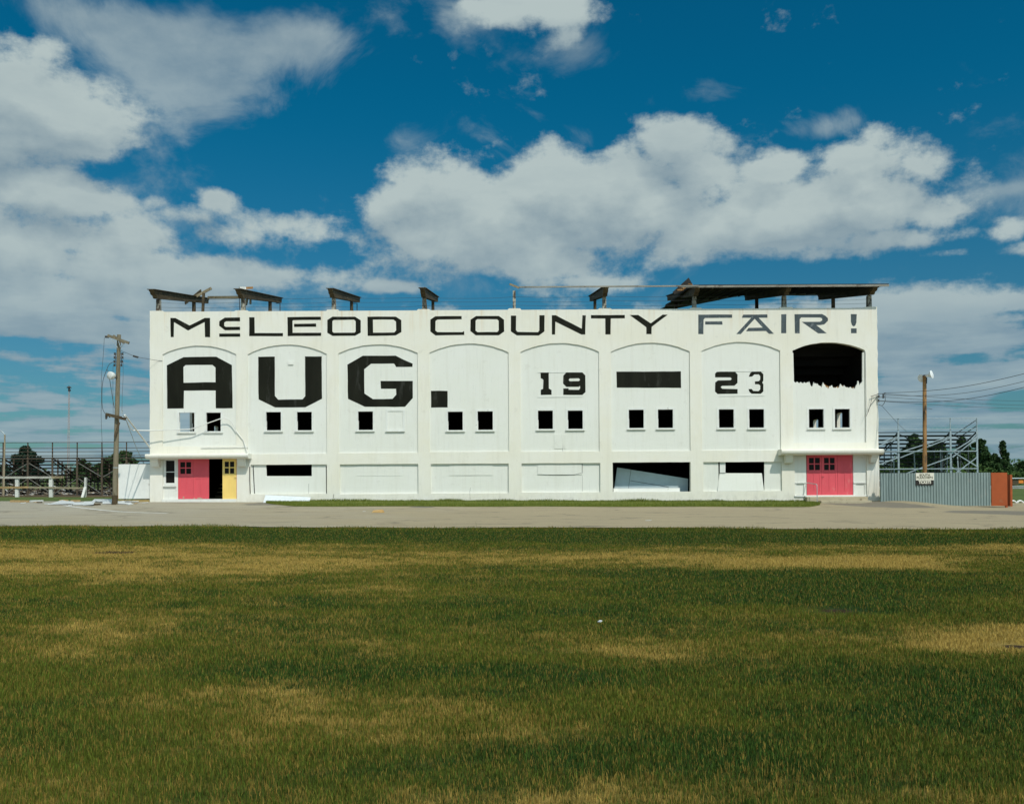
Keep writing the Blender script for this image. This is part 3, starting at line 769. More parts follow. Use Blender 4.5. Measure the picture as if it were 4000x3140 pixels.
# ------------------------------------------------------------------ painted letters
def letter(Z, outer, holes=(), Y=0.0, m=M_BLACK, wob=.006):
    f = lambda l: subdiv([(P(*Z(*p), Y).x, P(*Z(*p), Y).z) for p in l], .45, wob)
    return MB().prism(f(outer), Y - .004, Y + .006, [f(h) for h in holes]).build('painted_letter', m, GS)
LT = [
 (zA, [(287,387),(340,387),(492,467),(652,386),(708,386),(710,590),(655,590),(650,430),(475,520),(325,430),(323,590),(290,590)], [], 0),
 (zA, [(865,383),(1028,381),(1028,423),(880,423),(860,435),(860,470),(875,482),(1028,480),(1028,515),(868,517),(806,470),(806,420)], [], 0),
 (zA, [(806,553),(1028,552),(1030,586),(806,587)], [], 0),
 (zA, [(1124,379),(1181,379),(1183,547),(1484,547),(1484,580),(1125,580)], [], 0),
 (zA, [(1531,378),(1885,373),(1887,408),(1590,410),(1585,420),(1587,545),(1889,543),(1889,577),(1533,579)], [], 0),
 (zA, [(1600,450),(1835,446),(1836,480),(1602,483)], [], 0),
 (zC, [(52,374),(290,373),(352,412),(352,543),(292,576),(52,577),(-3,543),(-3,408)], [[(65,408),(280,405),(298,420),(298,530),(285,542),(65,544),(50,530),(50,420)]], 0),
 (zC, [(423,373),(725,372),(782,410),(784,537),(722,573),(425,577)], [[(480,404),(700,404),(725,425),(727,520),(708,540),(482,543)]], 0),
 (zC, [(1143,368),(1423,366),(1425,400),(1165,404),(1145,420),(1145,520),(1165,537),(1430,538),(1450,526),(1452,568),(1145,572),(1090,530),(1090,405)], [], 0),
 (zC, [(1575,366),(1818,365),(1873,405),(1876,530),(1818,570),(1575,570),(1515,525),(1518,405)], [[(1590,400),(1800,400),(1816,415),(1817,520),(1800,535),(1592,537),(1572,520),(1573,415)]], 0),
 (zE, [(42,362),(98,362),(97,515),(115,535),(330,537),(345,520),(345,358),(401,358),(399,530),(340,572),(105,572),(42,530)], [], 0),
 (zE, [(478,358),(520,358),(795,500),(803,358),(838,358),(832,562),(790,562),(515,425),(512,563),(478,563)], [], 0),
 (zE, [(893,357),(1253,355),(1253,390),(1104,392),(1101,562),(1046,562),(1045,392),(893,392)], [], 0),
 (zE, [(1303,355),(1395,355),(1528,443),(1655,352),(1710,352),(1538,480),(1537,558),(1482,558),(1482,485)], [], 0),
 (zG, [(123,438),(466,437),(465,470),(190,473),(177,490),(175,635),(123,635)], [], 1),
 (zG, [(193,508),(365,506),(369,540),(193,538)], [], 1),
 (zG, [(578,438),(823,436),(823,470),(735,470),(888,632),(838,632),(808,604),(605,606),(632,572),(775,570),(694,480),(553,635),(508,635),(658,470),(563,470)], [], 1),
 (zG, [(962,434),(1014,433),(1014,625),(962,626)], [], 1),
 (zG, [(1097,434),(1375,432),(1410,450),(1435,475),(1435,500),(1400,535),(1365,543),(1318,545),(1423,627),(1337,628),(1170,512),(1358,510),(1378,495),(1375,475),(1355,467),(1165,467),(1150,485),(1149,628),(1100,628)], [], 1),
 (zG, [(1666,433),(1728,433),(1722,520),(1712,548),(1695,557),(1678,545),(1668,510)], [], 1),
 (zG, [(1668,577),(1725,577),(1725,626),(1668,627)], [], 1),
 (zA, [(425,802),(775,797),(942,887),(948,1345),(770,1347),(768,1155),(430,1158),(430,1347),(253,1348),(250,890)], [[(450,887),(733,884),(766,912),(766,1068),(428,1073),(427,908)]], 2),
 (zA, [(1220,800),(1396,797),(1398,1215),(1435,1253),(1690,1251),(1720,1218),(1718,795),(1895,793),(1898,1245),(1722,1335),(1400,1335),(1224,1250)], [], 2),
 (zC, [(372,788),(720,787),(902,872),(902,905),(725,907),(715,880),(700,870),(460,872),(388,932),(390,1190),(480,1248),(688,1245),(728,1200),(726,1140),(565,1138),(562,1055),(903,1056),(906,1235),(822,1330),(395,1330),(215,1245),(210,882)], [], 2),
 (zC, [(1098,1160),(1274,1160),(1275,1337),(1099,1338)], [], 2),
 (zE, [(358,966),(444,966),(446,1135),(475,1152),(476,1203),(360,1203),(360,1150),(385,1140),(388,1045),(375,1030),(358,1028)], [], 2),
 (zE, [(630,966),(803,966),(834,998),(834,1172),(803,1203),(600,1203),(598,1135),(655,1135),(657,1148),(765,1148),(777,1132),(777,1107),(762,1118),(632,1118),(598,1085),(598,998)], [[(668,1028),(765,1028),(777,1043),(765,1058),(668,1058),(655,1043)]], 2),
 (zE, [(1165,957),(1850,953),(1852,1128),(1168,1127)], [], 2),
 (zG, [(293,1035),(312,1016),(497,1016),(520,1043),(520,1128),(490,1157),(365,1157),(350,1171),(365,1186),(520,1190),(520,1238),(320,1240),(293,1215),(293,1125),(322,1102),(450,1102),(463,1088),(450,1074),(295,1073)], [], 2),
 (zG, [(635,1065),(650,1030),(665,1016),(755,1016),(783,1040),(783,1105),(770,1124),(783,1143),(783,1215),(755,1238),(665,1238),(640,1220),(632,1190),(665,1190),(680,1210),(735,1212),(750,1195),(750,1155),(735,1143),(697,1143),(697,1112),(735,1110),(750,1095),(750,1058),(735,1042),(690,1042),(668,1065)], [], 2)]
for Z, o_, h_, k in LT:
    o = letter(Z, o_, h_, YP if k == 2 else 0.0, M_FADED if k == 1 else M_BLACK, .008 if k == 2 else .005)
    if k == 1: o['label'] = 'painted letter faded to blue grey'
for Z, u0, u1, v in ((zE, 325, 808, 964), (zE, 325, 808, 1226), (zG, 333, 790, 1012), (zG, 338, 790, 1261)):
    a, b_ = P(*Z(u0, v), YP), P(*Z(u1, v), YP)
    MB().box(a.x, b_.x, YP - .022, YP + .01, a.z - .012, a.z + .012).build('number_rail', M_TRIM, GS)

# ------------------------------------------------------------------ doors
def leaf(name, xa, xb, za, zb, Y, m, win=None, grooves=2, handle=None, panel_top=.56):
    """a boarded door leaf with recessed panels; win: 4-pane light as rect"""
    th = .045; holes = []
    if win:
        wx0, wx1, wz0, wz1 = win; mx = (wx0 + wx1) / 2; mz = (wz0 + wz1) / 2; gp = .028
        for a, b_ in ((wx0, mx - gp), (mx + gp, wx1)):
            for c, d_ in ((wz0, mz - gp), (mz + gp, wz1)): holes.append(rloop(a, b_, c, d_))
    H = zb - za; W = xb - xa; pw = .11
    pz0, pz1 = za + .23, za + panel_top * H
    n = grooves
    for k in range(n):
        a = xa + pw + (W - 2 * pw + .07) * k / n; b_ = a + (W - 2 * pw + .07) / n - .07
        holes.append(rloop(a, b_, pz0, pz1))
    o = MB().prism(rloop(xa, xb, za, zb), Y, Y + th, holes).build(name, m, GS)
    back = MB().box(xa + pw * .5, xb - pw * .5, Y + .014, Y + .03, pz0 - .03, pz1 + .03).build('inset_panel', m, o)
    if win: MB().box(wx0 - .02, wx1 + .02, Y + .018, Y + .026, wz0 - .02, wz1 + .02).build('pane', M_GLASS, o)
    if handle: MB().tube([(handle[0], Y, handle[1]), (handle[0], Y - .05, handle[1]), (handle[0] + .10, Y - .05, handle[1] - .01)], .012, 6).build('handle', M_IRON, o)
    return o
YD = .10
xa, xb, za, zb = rect(zB, 362, 635, 690, 1056); xm = P(*zB(522, 800)).x
leaf('door', xa, xm - .006, za, zb + .05, YD, M_RED, rect(zB, 385, 665, 500, 790), 2)
leaf('door', xm + .006, xb, za, zb + .05, YD, M_RED, None, 2, panel_top=.50)
xa2, xb2, za2, zb2 = rect(zB, 840, 632, 987, 1057)
oe = leaf('door', xa2 + .06, DL[1] - .01, za + .02, zb + .05, YD + .02, M_RED, None, 2); 
oy = leaf('door', xa2, xb2, za2, zb2 + .03, YD - .085, M_YEL, rect(zB, 863, 660, 964, 787), 2, handle=(P(*zB(972, 830)).x, P(*zB(972, 830)).z))
oy['label'] = 'yellow door leaf folded open'
MB().box(xb2 + .002, xb2 + .035, YD - .08, YD + .01, za2 + .02, zb2 + .01).build('door_edge', M_ORG, oy)
# chipped plaster stains at the foot of the red leaves
for (Z, u, v, w, h) in ((zB, 590, 1048, 35, 7), (zB, 420, 1040, 10, 12), (zB, 534, 1050, 7, 8)):
    c = P(*Z(u, v)); ww = w * .3676 / 71; hh = h * .3676 / 71
    MB().prism([(c.x + ww * math.cos(a) * random.uniform(.7, 1), max(c.z + hh * math.sin(a) * random.uniform(.6, 1), za + .005)) for a in np.arange(0, 6.28, .5)], YD - .003, YD + .001).build('bare_patch', M_STEPC, GS)
# side light window beside the red doors
xw0, xw1, zw0, zw1 = rect(zB, 232, 648, 327, 888)
b0, b1 = DL[0] - .05, P(*zB(361, 800)).x
MB().prism(rloop(b0, b1, DL[2] - .05, DL[3] + .05), .092, .17, [rloop(xw0, xw1, zw0, zw1)]).build('panel', M_PANEL, GS)
zm = P(*zB(280, 770)).z
fr = MB().prism(rloop(xw0 - .10, xw1 + .09, zw0 - .12, zw1 + .09), .072, .14, [rloop(xw0 + .005, xw1 - .005, zw0 + .005, zm - .02), rloop(xw0 + .005, xw1 - .005, zm + .02, zw1 - .005)]).build('window', M_TRIM, GS)
MB().box(xw0 - .02, xw1 + .02, .12, .128, zw0 - .02, zw1 + .02).build('pane', M_GLASS, fr)
sa, sb = P(*zB(206, 925)).x, P(*zB(345, 925)).x; sz = P(*zB(280, 922)).z
MB().box(sa, sb, .0, .10, sz - .03, sz + .03).build('sill', M_TRIM, fr, bevel=.008)
# threshold ledge
MB().box(DL[0] - .02, DL[1] - .05, -.045, .3, -.3, za - .012).build('threshold', M_TRIM, GS)
# steps of timber seen through the dark doorway
st = MB(); bx = P(*zB(812, 950), 2.2).x
for k in range(4): st.box(bx - .25, bx + .45, 2.1 + .28 * k, 2.4 + .28 * k, .38 + .22 * k, .42 + .22 * k)
st.build('inner_stair', M_WOOD, GS)

# right-hand entrance
xs_ = [P(*zH(u, 800)).x for u in (1228, 1378, 1540, 1694)]
_, _, za, zb = rect(zH, 1228, 562, 1692, 968)
leaf('door', xs_[0], xs_[1] - .006, za, zb + .04, YD, M_RED, rect(zH, 1250, 590, 1360, 714), 2, panel_top=.545)
leaf('door', xs_[1] + .006, xs_[2] - .006, za, zb + .04, YD, M_RED, rect(zH, 1403, 590, 1510, 714), 2, handle=(P(*zH(1380, 782)).x, P(*zH(1380, 782)).z), panel_top=.545)
leaf('door', xs_[2] + .006, xs_[3], za, zb + .04, YD, M_RED, None, 2, panel_top=.545)
for (u0, u1) in ((1102, 1222), (1698, 1828)):
    a = P(*zH(u0, 800)).x; b_ = P(*zH(u1, 800)).x
    if u0 < 1200: a = DR[0] - .04
    else: b_ = DR[1] + .04
    zt = DR[3] + .04; zmid = P(*zH((u0 + u1) / 2, 838)).z
    MB().box(a, b_ , .085, .16, zmid, zt).build('panel', M_PANEL, GS)
    MB().box(a, b_, .045, .15, zmid - .05, zmid - .004).build('ledge', M_TRIM, GS)
    MB().prism(rloop(a, b_, DR[2] - .02, zmid - .052), .088, .16, [rloop(a + .14, b_ - .14, DR[2] + .0, zmid - .10)]).build('panel', M_PANEL, GS)
    MB().box(a + .1, b_ - .1, .13, .155, DR[2] - .01, zmid - .07).build('inset_panel', M_PANEL, GS)
# white sill and concrete steps
p0, p1 = P(*zH(1100, 975), -.06), P(*zH(1836, 975), -.06)
MB().box(p0.x, p1.x, -.06, .3, P(*zH(1400, 984), -.06).z, za - .006).build('threshold', M_TRIM, GS, bevel=.01)
p0, p1 = P(*zH(1225, 1000), -.5), P(*zH(1842, 1000), -.5)
s1 = P(*zH(1500, 985), -.5).z
MB().box(p0.x, p1.x, -.5, -.001, -.6, s1).build('step', M_STEPC, GS, bevel=.02)
p0, p1 = P(*zH(1368, 1030), -.95), P(*zH(1882, 1030), -.95)
MB().box(p0.x, p1.x, -.95, -.502, -.7, P(*zH(1600, 1024), -.95).z).build('step', M_STEPC, GS, bevel=.02)
a = P(*zH(1226, 843), -.03); b_ = P(*zH(1325, 862), -.98); c = Vector((b_.x, b_.y, -.2))
MB().tube([a, b_ + Vector((-.02, .02, .02)), b_ + Vector((0, 0, -.03)), c], .021, 8).build('handrail', M_GALV, GS)

# ------------------------------------------------------------------ canopies
def canopy(x0, x1, zt, zb, br):
    h = zt - zb
    pr = [(.01, zt)] + [(-.60, zt)]
    for k in range(7):
        a = R(90 - 15 * k); pr.append((-.62 - .10 * math.cos(a), zt - .07 + .07 * math.sin(a)))
    for k in range(1, 8):
        a = R(90 * k / 7); pr.append((-.72 + .20 * (1 - math.cos(a)), zt - .09 - (h - .09) * math.sin(a)))
    pr += [(.01, zb)]
    mb = MB(); mb.prism(pr, x0, x1, axis='x'); o = mb.build('canopy', M_WALL, GS, smooth=True)
    for (xa, xb, zz) in br:
        bp = [(.01, zb + .01), (-.46, zb + .01), (-.46, zb - .08), (-.40, zb - .14), (-.30, zz + .04), (-.26, zz), (.01, zz)]
        MB().prism(bp, xa, xb, axis='x').build('bracket', M_WALL, o)
zt = P(*zB(500, 578), -.7).z; zb = P(*zB(500, 632), -.5).z
canopy(XL + .02, P(*zB(1112, 600), -.7).x, zt, zb, [(P(*zB(80, 680), -.3).x, P(*zB(163, 680), -.3).x, P(*zB(140, 718), -.3).z), (P(*zB(1003, 680), -.3).x, P(*zB(1078, 680), -.3).x, P(*zB(1040, 712), -.3).z)])
zt = P(*zH(1500, 503), -.7).z; zb = P(*zH(1500, 560), -.5).z
canopy(P(*zH(968, 530), -.7).x, XR + .02, zt, zb, [(P(*zH(1003, 600), -.3).x, P(*zH(1078, 600), -.3).x, P(*zH(1040, 645), -.3).z), (P(*zH(1868, 600), -.3).x, P(*zH(1925, 600), -.3).x, P(*zH(1900, 641), -.3).z)])

# ------------------------------------------------------------------ body of the stand behind the facade
def slab_z(y): return 9.55 - .40 * (y - .33)
yb = 17.0
def end_wall(x0, x1, ops, m_=None, nm='end_wall'):
    out = [(.32, -.6), (yb, -.6), (yb, slab_z(yb) + .3), (.32, slab_z(.33) + .3)]
    hs = []
    for a, b_, c, d_ in ops:
        n = 8; r = (b_ - a) / 2; hs.append([(a, c), (b_, c)] + [(a + r + r * math.cos(math.pi * k / n), d_ - r * .15 + r * .15 * math.sin(math.pi * k / n)) for k in range(n + 1)])
    mb = MB(); mb.prism(out, x0, x1, hs, axis='x'); return mb.build(nm, m_, GS)
for a_, b_, m_, nm in ((XL, XL + .20, M_WALL, 'end_wall'), (XL + .20, XL + .25, M_DARKIN, 'end_wall_lining')): end_wall(a_, b_, [(2.6, 6.2, 3.6, 6.6), (10.1, 11.0, 3.4, 4.9)], m_, nm)  # dark inner sheet added to keep the interior black
for a_, b_, m_, nm in ((XR - .20, XR, M_WALL, 'end_wall'), (XR - .25, XR - .20, M_DARKIN, 'end_wall_lining')): end_wall(a_, b_, [(4.8, 5.8, 3.4, 5.2), (9.1, 10.2, 3.4, 5.05)], m_, nm)  # same added dark sheet at the right end
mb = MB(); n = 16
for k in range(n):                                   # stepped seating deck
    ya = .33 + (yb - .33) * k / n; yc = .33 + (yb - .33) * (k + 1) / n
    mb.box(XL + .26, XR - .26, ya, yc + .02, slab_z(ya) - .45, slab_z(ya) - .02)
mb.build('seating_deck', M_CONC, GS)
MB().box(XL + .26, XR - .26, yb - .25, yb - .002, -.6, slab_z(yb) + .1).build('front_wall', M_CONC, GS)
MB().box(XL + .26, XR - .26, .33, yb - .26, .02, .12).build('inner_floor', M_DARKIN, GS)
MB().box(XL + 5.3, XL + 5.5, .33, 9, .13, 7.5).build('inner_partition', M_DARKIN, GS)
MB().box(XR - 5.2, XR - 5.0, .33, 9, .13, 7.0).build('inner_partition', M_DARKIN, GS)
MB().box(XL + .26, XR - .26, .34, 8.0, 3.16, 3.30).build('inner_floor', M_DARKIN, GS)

# roof beams, posts and the remains of the roof
def beam(x, w=.26, ytip=-.64, yrear=8.5, zoff=0.0):
    f = lambda y: 11.72 + zoff + (y + .64) * .140
    pr = [(ytip, f(ytip)), (yrear, f(yrear)), (yrear + .02, f(yrear) - .05), (yrear - .10, f(yrear) - .14), (yrear - .13, f(yrear) - .34), (.12, f(.12) - .46), (-.05, f(0) - .43), (-.12, f(0) - .33), (-.38, f(0) - .30), (-.48, f(0) - .18), (ytip + .04, f(ytip) - .06)]
    mb = MB(); mb.prism(pr, x - w / 2, x + w / 2, axis='x')
    mb.bar((x, ytip - .02, f(ytip) + .015), (x, yrear + .04, f(yrear) + .015), w + .16, .035)
    return mb.build('roof_beam', M_BEAM, GS)
def fpost(x, top=11.36, w=.19, y=.45, taper=.05):
    mb = MB(); z0 = slab_z(y) - .5
    mb.prism([(x - w / 2 - taper, z0), (x + w / 2 + taper, z0), (x + w / 2, top), (x - w / 2, top)], y - .13, y + .13); return mb.build('roof_post', M_POST, GS)
def rpost(x, top=12.3, w=.17, m=None):
    mb = MB(); mb.box(x - w / 2, x + w / 2, 5.95, 6.15, 4.8, top); return mb.build('roof_post', m or M_BEAM, GS)
posts = [P(*zA(163, 250), .45).x, P(*zA(1062, 250), .45).x, P(*zC(66, 250), .45).x, P(*zC(1026, 250), .45).x, P(*zE(78, 200), .45).x, P(*zE(1034, 200), .45).x, P(*zE(1990, 200), .45).x, P(*zG(990, 300), .45).x, P(*zG(1850, 300), .45).x]
for i, x in enumerate(posts):
    if i == 4: fpost(x, 11.75, .15, taper=.02); continue
    fpost(x, 11.38 if i < 8 else 11.38, .19 if i < 7 else .2)
    beam(x); rpost(x)
# roof deck still standing over the right-hand bays
def roof():
    xl = posts[6] - .25; xr = posts[8] + .62; mb = MB(); nx, ny = 26, 10
    f = lambda y: 11.80 + (y + .74) * .140
    xs_ = [xl + (xr - xl) * i / nx for i in range(nx + 1)]; ys_ = [-.74 + 9.5 * j / ny for j in range(ny + 1)]
    xsag = 14.9
    def zz(x, y):
        s = max(0, min(1, (xsag - x) / (xsag - xl))); q = max(0, (y - 1.0) / 7.6)
        return f(y) - .92 * s * q + (jit(.015) if y > 8 else 0)
    b = len(mb.v)
    for off in (0, -.10):
        for y in ys_:
            for x in xs_: mb.v.append((x + (0 if x > xl + .1 else -.25 * y / 9 * (1 + math.sin(y * 3) * .3)), y, zz(x, y) + off))
    N = (nx + 1) * (ny + 1)
    for j in range(ny):
        for i in range(nx):
            a = b + j * (nx + 1) + i; q = (a, a + 1, a + nx + 2, a + nx + 1); mb.f.append(q); mb.f.append(tuple(v + N for v in reversed(q)))
    for i in range(nx):
        a = b + i; mb.f.append((a, a + 1, a + 1 + N, a + N)); a = b + ny * (nx + 1) + i; mb.f.append((a, a + 1, a + 1 + N, a + N))
    for j in range(ny):
        a = b + j * (nx + 1); mb.f.append((a, a + nx + 1, a + nx + 1 + N, a + N)); a += nx; mb.f.append((a, a + nx + 1, a + nx + 1 + N, a + N))
    o = mb.build('roof', M_ROOF, GS)
    rf = MB()                                          # joists under the deck
    for x in np.arange(xl + .5, xr - .2, .6): rf.bar((x, -.6, zz(x, -.6) - .15), (x, 6.0, zz(x, 6.0) - .15), .05, .10)
    rf.build('joists', M_ROOF, o)
    MB().box(posts[6] - .9, xr + .0, -.80, -.745, f(-.74) - .16, f(-.74) - .055).build('fascia', M_FASC, o)
    return o
ro = roof()
a = P(*zE(130, 62), -.55); b_ = P(*zE(1800, 48), -.75)
MB().bar((a.x, -.62, a.z), (b_.x + 1.2, -.80, b_.z - .01), .07, .075).build('fascia', M_FASC, GS)
# torn flap of roofing and peeled boards
fl = [P(*zU(*p), 3.0) for p in ((270, 328), (395, 214), (525, 98), (560, 160), (590, 215), (470, 300), (300, 362))]
MB().prism([(p.x, p.z) for p in fl], 3.0, 3.06).build('torn_roofing', M_ROOF, GS)
for (u0, v0, u1, v1, h) in ((350, 295, 470, 292, 22), (420, 268, 560, 250, 20), (520, 200, 580, 208, 14), (455, 262, 520, 285, 10), (380, 275, 440, 262, 10), (560, 262, 600, 240, 12)):
    p, q_ = P(*zU(u0, v0), 2.6), P(*zU(u1, v1), 2.4); MB().bar(p, q_, .06, h * .248 / 68).build('splintered_board', M_RAWW, GS)
for (u0, v0, u1, v1, h) in ((215, 575, 330, 560, 14), (235, 555, 300, 548, 10), (240, 562, 270, 590, 8), (325, 480, 375, 470, 10)):
    p, q_ = P(*zU(u0, v0), 8.2), P(*zU(u1, v1), 8.2); MB().bar(p, q_, .06, h * .248 / 60).build('splintered_board', M_WOOD, GS)
# strands of wire above the parapet
for k, z in enumerate((11.40, 11.17, 10.93, 10.70)):
    pts = []
    for i in range(len(posts) - 1):
        for q_ in range(6):
            f = q_ / 6; x = posts[i] + (posts[i + 1] - posts[i]) * f; pts.append((x, .30, z - .05 * math.sin(math.pi * f) - (.03 if i % 3 == k % 3 else 0)))
    pts.append((posts[-1], .30, z)); MB().tube(pts, .0065 if k < 3 else .004, 4).build('wire', M_WIRE, GS)

# conduit on the right-hand corner pier
a, b_ = P(*zG(1816, 808)), P(*zH(1822, 430))
MB().tube([(a.x, -.015, a.z), (a.x + .01, -.015, (a.z + b_.z) / 2), (b_.x, -.015, b_.z)], .022, 6).build('conduit', M_PIPE, GS)

# ------------------------------------------------------------------ loose things on and at the building
def board(name, p, q, w, h, m, label, cat, group=None, up=(0, 0, 1)):
    o = MB().bar(p, q, w, h, up).build(name, m, None, origin=(Vector(p) + Vector(q)) / 2); tag(o, label, cat, group); return o
GB = 'broken boards on the roof beams'
board('broken_board', QX(*zA(612, 96), posts[0] + .1), QX(*zA(444, 232), posts[0] + .1), .05, .16, M_BEAM, 'short dark broken board crossing behind the leftmost roof beam', 'board', GB)
board('broken_board', P(*zA(724, 70), 6.0), P(*zA(560, 158), 6.0), .06, .16, M_WOOD, 'grey board pointing up to the right from the leftmost roof beam', 'board', GB)
board('loose_post', P(*zA(641, 122), 5.5), P(*zA(630, 360), 5.5), .14, .14, M_BEAM, 'dark upright timber beside the rear end of the leftmost roof beam', 'post')
board('loose_timber', P(*zA(690, 170), 6.8), P(*zA(1050, 167), 4.5), .12, .16, M_WOOD, 'horizontal timber spanning between the two leftmost roof beams', 'timber')
board('broken_board', P(*zA(1020, 70), -.2), P(*zA(1085, 72), .1), .12, .14, M_PIPE, 'white board end lying on top of the second roof beam from the left', 'board', GB)
board('broken_board', P(*zA(1075, 70), .6), P(*zA(1155, 66), 1.4), .12, .12, M_RAWW, 'orange raw board lying on top of the second roof beam from the left', 'board', GB)
board('broken_board', P(*zA(1105, 178), 2.0), P(*zA(1092, 248), 1.8), .10, .10, M_WOOD, 'short stub hanging aslant under the second roof beam from the left', 'board', GB)
board('broken_board', P(*zA(1138, 182), 2.6), P(*zA(1138, 240), 2.6), .10, .10, M_WOOD, 'short stub hanging upright under the second roof beam from the left', 'board', GB)
board('thin_rod', P(*zA(1020, 165), .2), P(*zA(1024, 305), .2), .03, .03, M_IRON, 'thin dark rod in front of the second roof post from the left', 'rod')
board('broken_board', P(*zC(1030, 62), .15), P(*zC(1052, 291), .2), .05, .20, M_BEAM, 'dark plank leaning on the fourth roof post from the left', 'board', GB, up=(0, 1, 0))
board('broken_board', P(*zE(28, 26), -.6), P(*zE(132, 68), -.6), .05, .10, M_WOOD, 'pale plank stub tilted on top of the fifth roof post', 'board', GB)
for Z, u in ((zA, 1452), (zC, 312)):
    a = P(*Z(u, 232), 8.2)
    o = MB().tube([a + Vector((-.25, 0, 0)), a, a + Vector((0, 0, -.5)), a + Vector((.02, 0, -1.3))], .03, 6).build('drain_pipe', M_IRON, None, origin=a)
    tag(o, 'thin dark hanging pipe at the rear end of the %s roof beam' % ('second' if Z is zA else 'third'), 'pipe')

# fallen board inside the open lower bay
tl = [P(*zF(*c), .95) for c in ((1140, 958), (1172, 722), (1925, 842), (1922, 985), (1850, 985), (1290, 985))]
tb = thing('fallen_panel', (tl[0].x + 2, .97, los[4][2]), 'large pale blue grey board tilted inside the open dark ground floor bay', 'panel')
MB().prism([(p.x, max(p.z, los[4][2] - .15)) for p in tl], .95, .99).build('board', mat('blue_grey_board', (.46, .56, .58), .8, .06, 2.0), tb)
dk = MB()
for (u0, v0, u1, v1) in ((1318, 745, 1290, 960), (1312, 862, 1720, 930)):
    p, q_ = P(*zF(u0, v0), .943), P(*zF(u1, v1), .943); dk.bar(p, q_, .012, .02)
dk.build('seam', M_IRON, tb)
o = MB().box(P(*zF(1140, 960)).x, P(*zF(1850, 960)).x, .335, .40, los[4][2] - .05, P(*zF(1500, 942), .33).z).build('timber_plank', M_TRIM, None, origin=P(*zF(1500, 960)))
tag(o, 'sunlit white plank lying on the sill of the open ground floor bay', 'plank')
# tilted board in the right lower bay
tl = [P(*zH(*c), .02) for c in ((325, 918), (340, 745), (768, 745), (790, 918))]
vv = []
bt = MB(); zs0 = los[5][2] + .005
pb0, pb1 = P(*zH(322, 918), -.0), P(*zH(790, 920), -.0); pt0, pt1 = P(*zH(340, 745), .13), P(*zH(768, 745), .13)
b = len(bt.v)
for off in (0, .03):
    bt.v += [(pb0.x, .02 + off, zs0), (pb1.x, .02 + off, zs0), (pt1.x, .16 + off, pt1.z), (pt0.x, .16 + off, pt0.z)]
bt.f += [(0, 1, 2, 3), (7, 6, 5, 4), (0, 4, 5, 1), (1, 5, 6, 2), (2, 6, 7, 3), (3, 7, 4, 0)]
o = bt.build('hoarding', M_PANEL, None, origin=pb0); tag(o, 'white board tilted under the long black slot beside the right entrance', 'panel')
# corrugated white sheet leaning at the base
def sheet(name, corners, m, label, cat, group=None, th=.012, ribs=0):
    c = [Vector(p) for p in corners]; nrm = (c[1] - c[0]).cross(c[3] - c[0]).normalized() * th; mb = MB(); n = max(1, ribs)
    N = n * 2 if ribs else 1; top, bot = [], []
    for i in range(N + 1):
        f = i / N; o_ = nrm * (1.2 if i % 2 else 0) if ribs else Vector((0, 0, 0))
        mb.v += [tuple(c[0].lerp(c[1], f) + o_), tuple(c[3].lerp(c[2], f) + o_), tuple(c[0].lerp(c[1], f) + o_ + nrm), tuple(c[3].lerp(c[2], f) + o_ + nrm)]
    for i in range(N):
        a = 4 * i; b = a + 4; mb.f += [(a, b, b + 1, a + 1), (a + 2, a + 3, b + 3, b + 2), (a, a + 2, b + 2, b), (a + 1, b + 1, b + 3, a + 3)]
    e = 4 * N; mb.f += [(0, 1, 3, 2), (e, e + 2, e + 3, e + 1)]
    o = mb.build(name, m, None, origin=(c[0] + c[2]) / 2); return tag(o, label, cat, group)
sheet('metal_sheet', [P(*zB(1272, 1100), -.85), P(*zB(1762, 1110), -.85), P(*zB(1778, 1040), -.05), P(*zB(1298, 1016), -.05)], mat('white_sheet_metal', (.60, .65, .67), .5, .08, 4.0), 'white metal sheet leaning against the foot of the wall below the black slot', 'sheet')

# hanging white conduit, from the pole side across the left bay and down
cp = [P(*zL(1170, 900), -.9), P(*zL(1318, 902), -.5), P(*zB(375, 321), -.34), P(*zB(470, 318), -.30), P(*zB(510, 314), -.30), P(*zB(545, 302), -.30), P(*zB(662, 260), -.28), P(*zB(825, 203), -.24)]
o = MB().tube(cp, .027, 8).build('conduit', M_PIPE, None, origin=cp[3]); tag(o, 'bent white pipe hanging loose across the two upper windows of the left bay', 'conduit')
cp = [P(*zB(*c), y) for c, y in (((825, 203), -.24), ((862, 194), -.20), ((905, 208), -.16), ((940, 245), -.12), ((970, 300), -.08), ((992, 345), -.05), ((1025, 388), -.05), ((1062, 432), -.05), ((1085, 500), -.10), ((1112, 575), -.12), ((1128, 650), -.05), ((1130, 710), -.04))]
o = MB().tube(cp, .022, 8).build('conduit', M_PIPE, None, origin=cp[6]); tag(o, 'thin white pipe curving down past the right end of the left canopy', 'conduit')
cp = [P(*zB(*c), -.03) for c in ((1130, 715), (1130, 850), (1136, 1000))]
o = MB().tube(cp, .02, 8).build('drain_pipe', M_IRON, None, origin=cp[0]); tag(o, 'short dark upright pipe on the wall beside the left canopy', 'pipe')
cp = [P(*zB(612, 515), -.03), P(*zB(1112, 510), -.03)]
o = MB().tube(cp, .022, 6).build('conduit', M_PIPE, None, origin=cp[0]); tag(o, 'straight white pipe fixed on the band above the left canopy', 'conduit')

